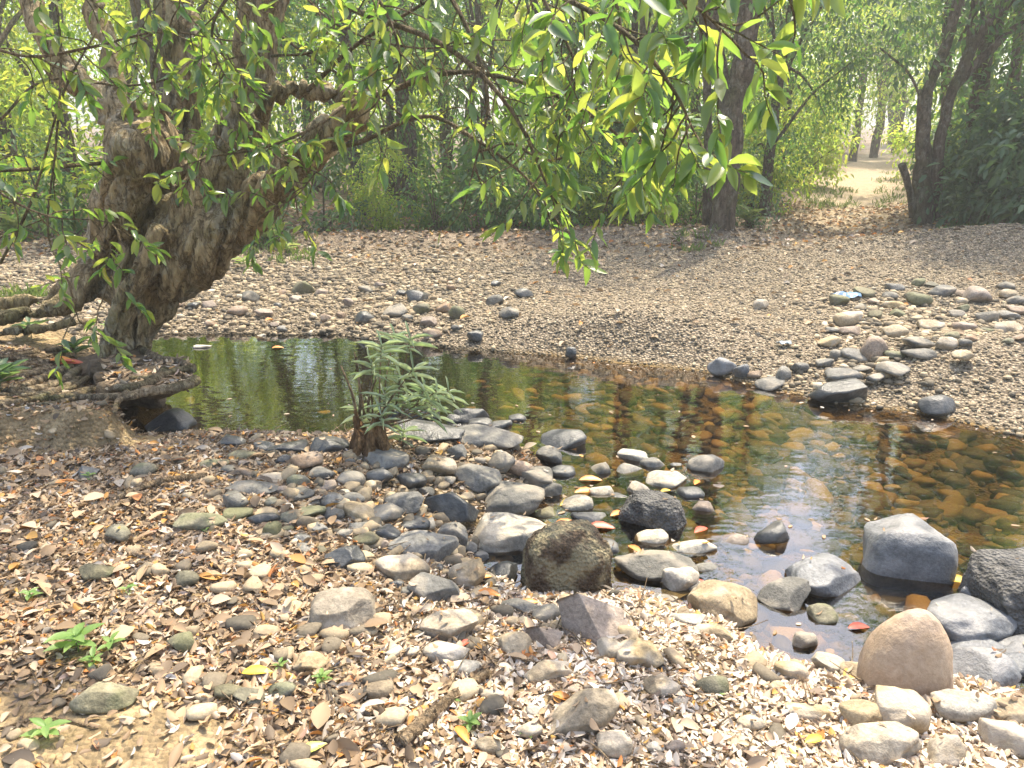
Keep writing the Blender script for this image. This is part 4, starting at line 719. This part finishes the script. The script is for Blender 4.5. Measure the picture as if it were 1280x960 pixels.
litter_obj('brown_leaf_litter', [litter('a', xa[~pale & h1], ya[~pale & h1], .031, None, LF_DRY), litter('b', xa[~pale & ~h1], ya[~pale & ~h1], .036, None, LF_DRY2), litter('c', *some(1000, xa[~pale], ya[~pale]), .07, None, LF_BIG, .014)], M_DRYB)
ta = Acc()
for tx, ty in zip(*some(420, xa, ya)):
    an = rng.uniform(0, math.pi); l_ = rng.uniform(.05, .2); dv = np.array((math.cos(an), math.sin(an), rng.normal(0, .06))) * l_; b_ = np.array((tx, ty, Hs(tx, ty) + .014)); ta.add(tube([b_, b_ + dv * .5 + rng.normal(0, .006, 3), b_ + dv], [.0028, .0022, .0012], 5, 6))
tag(link('twig_litter', ta.mesh('twig_litter', M_STICK)), kind='stuff')
xb, yb = frustum_pts(26000, 6, 16); sd1, fr1 = zones(xb, yb); keep = (fr1 > .5) & (sd1 > .1) & (rng.uniform(0, 1, len(xb)) < .05 + .95 * sstep(9.5, 12, yb)); xb, yb = xb[keep], yb[keep]
litter_obj('bank_leaf_litter', [litter('a', xb, yb, .075, None, LF_DRY, .01)], M_DRYB)
# flakes lying on the stones and drifting along the water's edge
cp = []
for s_ in STONES:
    if s_['cy'] < 535 or s_['w'] < 20 or s_['style'] == 'egg': continue
    n = len(s_['o'].data.vertices); co = np.empty(n * 3, np.float32); nr = np.empty(n * 3, np.float32); s_['o'].data.vertices.foreach_get('co', co); s_['o'].data.vertices.foreach_get('normal', nr)
    co, nr = co.reshape(-1, 3), nr.reshape(-1, 3); top = co[nr[:, 2] > .72]
    if len(top): cp += list(top[rng.integers(0, len(top), rng.integers(0, 2 + int(s_['w'] / 22)))] + np.array(s_['o'].location))
cp = np.array(cp); V, Q = litter('c', cp[:, 0], cp[:, 1], .028, None, LF_DRY2); V[:, 2] += np.repeat(cp[:, 2] + .002 - H(cp[:, 0], cp[:, 1]), len(LF_DRY2[0])); litter_obj('flakes_on_stones', [(V, Q)], M_DRYB)
xa2, ya2 = frustum_pts(9000, 2, 6.6); sd2, _ = zones(xa2, ya2); kp = (sd2 < -.01) & (rng.uniform(0, 1, len(xa2)) < np.exp(sd2 / .07) * .5 + .012); xa2, ya2 = xa2[kp], ya2[kp]
V, Q = litter('w', xa2, ya2, .035, None, LF_DRY, .001); b_ = np.repeat(H(xa2, ya2), len(LF_DRY[0])); V[:, 2] = (V[:, 2] - b_) * .15 + WZ + .003; litter_obj('floating_litter', [(V, Q)], M_DRYB)
# leaves caught on the root shelf
q = np.array([on_z(random.uniform(130, 238), random.uniform(446, 484), .15) for _ in range(420)]); a_ = litter('s', q[:, 0], q[:, 1], .05, None, LF_DRY2); 
V = a_[0]; zz = np.repeat(H(q[:, 0], q[:, 1]), len(LF_DRY2[0])); V[:, 2] += np.maximum(0, .145 - zz); litter_obj('shelf_leaf_litter', [(V, a_[1])], M_DRYB)

# ---------------------------------------------------------------- stump, shrub, seedlings, sticks, single leaves
sb = ground(463, 566); SP = thing('tree_stump', sb, 'broken ribbed brown stump at the water edge with narrow-leaved shoots', 'stump'); a = Acc(); dS = sb[1]
for k_ in range(9):
    an = k_ / 9 * 2 * math.pi; rr = .085; p0 = np.array((math.cos(an) * rr * 1.35, math.sin(an) * rr, -.06)); p1 = np.array((math.cos(an) * rr * .85, math.sin(an) * rr * .7, .10)); p1[2] = random.uniform(.05, .12); p2 = np.array((math.cos(an) * rr * .9 + random.uniform(-.03, .03), math.sin(an) * rr * .7, .09 + .17 * random.random()))
    a.add(tube([p0, p1, p2], [.036, .024, .008], 8, 12, .8, k_))
a.add(tube([(0, 0, -.05), (0, 0, .12)], [.08, .045], 10, 8)); me, co, nr = remesh(a, .008, 2); co += nr * (.008 * fbm(co * np.array((30, 30, 6)), 3, 8))[:, None]; link('wood', finish(me, co, M_STUMP), SP)
shb = ground(468, 560); SH = thing('narrow_leaved_shrub', shb, 'pale green narrow-leaved shrub sprouting from the stump over the water', 'shrub'); st = Acc(); lb, ld, ll = [], [], []
for (wx, wy) in [(477, 431), (493, 419), (513, 422), (465, 453), (517, 460), (501, 472), (481, 493), (510, 496), (531, 486), (546, 489), (561, 488), (451, 508), (465, 512), (476, 518), (546, 512), (496, 500), (506, 537), (536, 500)]:
    Yw = shb[1] + random.uniform(-.12, .12); tip = P(wx, wy, Yw); b0 = np.array((shb[0] + random.uniform(-.03, .06), shb[1] + random.uniform(-.03, .03), shb[2] + .12)); md = (tip * .55 + b0 * .45) + np.array((random.uniform(-.04, .04), 0, -.03))
    st.add(tube([b0, md, tip], [.006, .0045, .003], 6, 10)); ax = unit((tip - md) * .4 + np.array((0, 0, .12)))
    for k_ in range(11):
        f = k_ / 11; an = k_ * 2.4; e1 = unit(np.cross(ax, (0, 1, .1))); e2 = np.cross(ax, e1); o_ = e1 * math.cos(an) + e2 * math.sin(an)
        lb.append(tip - ax * .07 * (1 - f)); ld.append(unit(o_ * (1.1 - .35 * f) + ax * (.05 + .6 * f * f))); ll.append(random.uniform(.09, .15))
for pts in ([(449, 520), (450, 495), (446, 446)], [(445, 515), (440, 492), (426, 457)], [(460, 515), (462, 495), (470, 474)], [(455, 520), (449, 480), (443, 440)]):
    st.add(tube([P(x, y, shb[1] + .03) for x, y in pts], [.009, .007, .004], 6, 12))
lb, ld, ll = np.array(lb), np.array(ld), np.array(ll); V, Q = leaves(LF_THIN, lb - shb, ld, unit(np.array((0, -.3, 1.)) + rng.normal(0, .25, lb.shape)), ll, ll * .09); link('foliage', raw_mesh('foliage', V, Q, M_OLE), SH)
link('stem', raw_mesh('stem', np.vstack(st.V) - shb, np.vstack(st.F), M_STICK), SH)
def seedling(cx, cy, size, n, label, mat=M_SEED, width=.42, name='seedling', tpl=LF_BIG):
    g = ground(cx, cy); s_ = .68 * size * np.linalg.norm(g - (0, 0, CAM_Z)) / F; r = thing(name, g, label, 'plant', 'green seedlings in the litter'); h_ = s_ * .45; b, d, l_ = [], [], []; a_ = Acc()
    a_.add(tube([(0, 0, -.01), (.003, 0, h_ * .5), (0, .004, h_)], [.0025, .002, .0015], 5, 6)); link('stem', a_.mesh('stem', mat), r)
    for k_ in range(n):
        an = k_ * 2.4 + cx; b.append((0, 0, h_ * (.35 + .65 * k_ / n))); d.append((math.cos(an), math.sin(an), random.uniform(.1, .6))); l_.append(s_ * random.uniform(.4, .62))
    b, d, l_ = np.array(b), np.array(d), np.array(l_); V, Q = leaves(tpl, b, d, np.tile((0, 0, 1.), (n, 1)), l_, l_ * width); link('leaf_whorl', raw_mesh('leaf_whorl', V, Q, mat), r)
for cx, cy, sz, n, lab in [(98, 815, 75, 9, 'largest bright green seedling in the shaded litter'), (140, 812, 40, 6, 'small green seedling just beside the largest one'), (118, 832, 42, 6, 'green seedling in front of the largest one'), (60, 924, 58, 7, 'yellow green seedling on the sunlit bare soil'), (38, 750, 34, 6, 'small green seedling behind the largest one, in brown litter'), (588, 912, 44, 8, 'green seedling in pale litter below the dead stick'), (660, 922, 30, 6, 'small green sprout in pale litter beside the long slanting rock'), (402, 854, 38, 7, 'low green seedling right of the fallen yellow leaf'), (350, 838, 34, 5, 'green seedling just beside the fallen yellow leaf'), (568, 880, 22, 5, 'tiny green sprout by the dead stick'), (112, 600, 26, 5, 'small green sprout at the foot of the earth bank'), (900, 872, 18, 3, 'tiny grass sprout on the olive mossy stone'), (160, 742, 30, 5, 'thin green sprout among brown leaves'), (258, 668, 20, 4, 'tiny green sprout next to the flat olive stone')]: seedling(cx, cy, sz, n, lab)
for cx, cy, sz, n, lab in [(2, 490, 80, 22, 'dark green leafy plant rooted on the earth bank'), (95, 448, 52, 14, 'low green plant among the tree roots'), (150, 425, 60, 14, 'fern-like green plant at the foot of the trunk'), (40, 425, 60, 14, 'green plant behind the roots on the bank'), (338, 305, 60, 14, 'yellow green weed on the far gravel beyond the trunk'), (305, 335, 40, 10, 'small yellow green weed on the far gravel close to the trunk'), (360, 318, 44, 10, 'green weed on the far gravel beside the yellow green one'), (935, 285, 60, 18, 'low green plant at the foot of the straight brown trunk'), (20, 300, 70, 16, 'bright green weed on the far riverbed beyond the trunk')]:
    seedling(cx, cy, sz, n, lab, M_DARK if cy > 400 else M_GRASS, .3, 'green_plant', LF_MID)
def stick(pts, r0, r1, label, mat=M_STICK, name='dead_stick', lift=.5):
    q = []
    for x, y in pts: g = ground(x, y); q.append(g + (0, 0, r0 * lift + .006))
    q = np.array(q); V, T = tube(q - q[0], np.linspace(r0, r1, len(q)), 8, len(q) * 8, .6, pts[0][0]); o = link(name, raw_mesh(name, V, T, mat)); o.location = q[0]; return tag(o, label, 'stick')
stick([(612, 846), (570, 875), (535, 905), (500, 935)], .016, .022, 'thick pale dead stick lying slantwise in pale litter'); stick([(258, 602), (210, 606), (180, 614), (148, 628)], .022, .013, 'pale bent branch lying in litter below the root shelf')
stick([(182, 622), (150, 634), (112, 655), (100, 668)], .012, .008, 'grey brown twig below the pale bent branch'); stick([(584, 662), (608, 684), (628, 700)], .003, .003, 'thin grey twig lying across the big whitish stone', lift=16); stick([(532, 702), (528, 722), (522, 735)], .004, .003, 'thin pale twig against the flat-topped tan cobble', lift=8)
stick([(735, 618), (712, 634), (672, 652)], .006, .004, 'pale yellow leaf stalk lying by the orange leaves', lift=3); stick([(480, 790), (492, 760), (500, 735)], .003, .002, 'thin straw in litter beside the grey angular stone'); stick([(0, 915), (60, 900), (120, 912)], .004, .003, 'thin twig on the sunlit bare soil'); stick([(170, 760), (210, 770), (250, 765)], .006, .004, 'dark twig in the brown litter')
def fallen(cx, cy, Lpx, col, label, ang, floatz=None, width=.4):
    g = ground(cx, cy); 
    if g[2] < WZ: g = on_z(cx, cy, WZ + .004); g[2] = WZ + .004
    else: g[2] += .02
    L_ = Lpx * np.linalg.norm(g - (0, 0, CAM_Z)) / F; d = np.array([[math.cos(ang), math.sin(ang), .08]]); V, Q = leaves(LF_BIG, np.zeros((1, 3)), d, np.array([[.1, -.15, 1.]]), np.array([L_]), np.array([L_ * width]))
    o = link('fallen_leaf', raw_mesh('fallen_leaf', V, Q, FM[col])); o.location = g; tag(o, label, 'leaf')
FM = {}
for nm, c in (('yellow', (.62, .42, .04)), ('orange', (.62, .22, .03)), ('red', (.5, .09, .04)), ('pale', (.6, .52, .36)), ('lime', (.45, .5, .1))):
    m = NT(nm + '_fallen_leaf'); m.l(m.mix(m.ramp(m.noise(40, 3, .6, m.obj()), [(.4, (0, 0, 0)), (.7, (.6, .6, .6))]), c, tuple(k_ * .5 for k_ in c)), m.b.inputs['Base Color']); m.b.inputs['Roughness'].default_value = .45; FM[nm] = m.m
for a_ in [(303, 848, 34, 'yellow', 'mottled yellow leaf fallen on dark litter', .1), (1176, 724, 34, 'yellow', 'long yellow leaf floating in front of the angular boulder', -.25), (700, 632, 34, 'yellow', 'curled yellow orange leaf among the wet stones', .5), (718, 616, 30, 'orange', 'orange leaf in front of the small whitish stone', .2), (724, 600, 30, 'orange', 'red orange leaf at the rim of the shallows', .0), (693, 655, 30, 'orange', 'orange leaf floating near the big whitish stone', .1), (712, 662, 24, 'yellow', 'yellow leaf floating behind the lichen boulder', .6), (735, 658, 34, 'red', 'dark red leaf floating behind the lichen boulder', -.1), (763, 645, 24, 'orange', 'orange leaf by the black pitted rock', .5), (785, 682, 24, 'orange', 'brown orange leaf in the water below the black pitted rock', -.9), (868, 666, 24, 'red', 'red leaf on the water beside the whitish flat stone', .6), (860, 732, 26, 'red', 'scarlet leaf lying on the small stones by the tan corner boulder', .4), (596, 745, 30, 'orange', 'orange leaf lit up in the wet hollow', -.2), (592, 728, 24, 'orange', 'deep orange leaf beside the round tan cobble', .3), (1060, 785, 26, 'red', 'brick red leaf in the shallow amber inlet', .1), (575, 815, 20, 'red', 'square red brown leaf on pale litter', .9), (570, 915, 30, 'orange', 'bright orange leaf at the bottom of the pale litter', -1.0), (372, 952, 34, 'lime', 'yellow green leaf on the sunny litter at the bottom', .6), (60, 455, 28, 'orange', 'orange leaf caught among the roots', .1), (70, 460, 30, 'red', 'red orange leaf caught among the roots', .3), (340, 435, 14, 'orange', 'small orange leaf afloat on the dark pool', .2), (1005, 935, 26, 'yellow', 'pale yellow leaf near the wide flat tan stone', .3), (690, 874, 28, 'orange', 'orange leaf above the long slanting rock', -.5), (825, 615, 16, 'yellow', 'little yellow leaf beside the black pitted rock', .4), (868, 606, 18, 'orange', 'orange leaf in shallow water past the flat pale oval stone', 1.0), (648, 760, 26, 'orange', 'orange leaf under the lichen boulder', .2), (690, 575, 26, 'lime', 'yellow green leaf standing between two grey cobbles', 1.4)]: fallen(*a_)
# litter of plastic on the far bank
def rag(cx, cy, wpx, col, label, seed):
    g = ground(cx, cy); s_ = wpx * np.linalg.norm(g - (0, 0, CAM_Z)) / F / 2; n = 14; a_, b_ = np.meshgrid(np.linspace(-1, 1, n), np.linspace(-1, 1, n)); z_ = .35 * (fbm2(a_, b_, 1.6, 3, seed) + .5) * (1.2 - .5 * (a_ ** 2 + b_ ** 2)); V = np.stack([a_ * s_ * (1 + .2 * b_), b_ * s_ * .7 + .2 * s_ * a_, np.maximum(z_ * s_, -.2 * s_) + .03], -1).reshape(-1, 3)
    k_ = np.arange(n * n).reshape(n, n); m = NT(label.split()[0] + '_plastic'); m.b.inputs['Base Color'].default_value = (*col, 1); m.b.inputs['Roughness'].default_value = .35
    c_ = m.ramp(m.noise(9, 3, .6, m.obj()), [(.3, tuple(q * .55 for q in col)), (.7, col)]); m.l(c_, m.b.inputs['Base Color'])
    o = link('plastic_scrap', raw_mesh('plastic_scrap', V, np.stack([k_[:-1, :-1], k_[:-1, 1:], k_[1:, 1:], k_[1:, :-1]], -1).reshape(-1, 4), m.m)); sl = o.modifiers.new('solid', 'SOLIDIFY'); sl.thickness = .003; o.location = g; tag(o, label, 'plastic scrap')
rag(1060, 374, 30, (.16, .28, .45), 'blue crumpled plastic scrap on the far stone pile', 4); rag(981, 433, 16, (.3, .36, .4), 'greyish crumpled plastic scrap at the edge of the far gravel', 9); rag(1087, 370, 14, (.03, .03, .035), 'black crumpled plastic scrap beside the blue one', 12)
# grass along the path mouth and left bank
def grass(name, regions, L):
    b = []
    for px0, px1, py0, py1, n in regions:
        for _ in range(n): b.append(ground(random.uniform(px0, px1), random.uniform(py0, py1)))
    b = np.repeat(np.array(b), 7, 0); b[:, :2] += rng.normal(0, .05, (len(b), 2)); d = unit(np.array((0, 0, 1.)) + rng.normal(0, .4, b.shape)); l_ = L * rng.uniform(.5, 1.3, len(b))
    V, Q = leaves(LF_THIN, b, d, unit(rng.normal(0, 1, b.shape)), l_, l_ * .06); tag(link(name, raw_mesh(name, V, Q, M_GRASS)), kind='stuff')
grass('grass', [(1000, 1070, 236, 262, 90), (1095, 1130, 215, 262, 40), (-30, 130, 262, 290, 120), (0, 60, 366, 380, 40), (300, 400, 296, 330, 50), (845, 900, 290, 315, 20), (1180, 1280, 268, 292, 40), (420, 560, 272, 290, 40)], .11)
# ---------------------------------------------------------------- haze
bpy.ops.mesh.primitive_cube_add(size=1, location=(0, 15, 8.2)); hz = bpy.context.object; hz.name = 'haze'; hz.scale = (120, 130, 0)
hm = bpy.data.materials.new('haze'); hm.use_nodes = True; ht = hm.node_tree; ht.nodes.clear(); ho = ht.nodes.new('ShaderNodeOutputMaterial'); hv = ht.nodes.new('ShaderNodeVolumePrincipled')
hv.inputs['Density'].default_value = .0036; hv.inputs['Anisotropy'].default_value = .3; hv.inputs['Color'].default_value = (.94, .95, .9, 1); ht.links.new(hv.outputs[0], ho.inputs['Volume'])
zl, zh = float(Z.min()) - 1, 16.5; hz.scale = (300, 330, zh - zl); hz.location = (0, 100, (zh + zl) / 2); hz.data.materials.append(hm); tag(hz, kind='stuff')
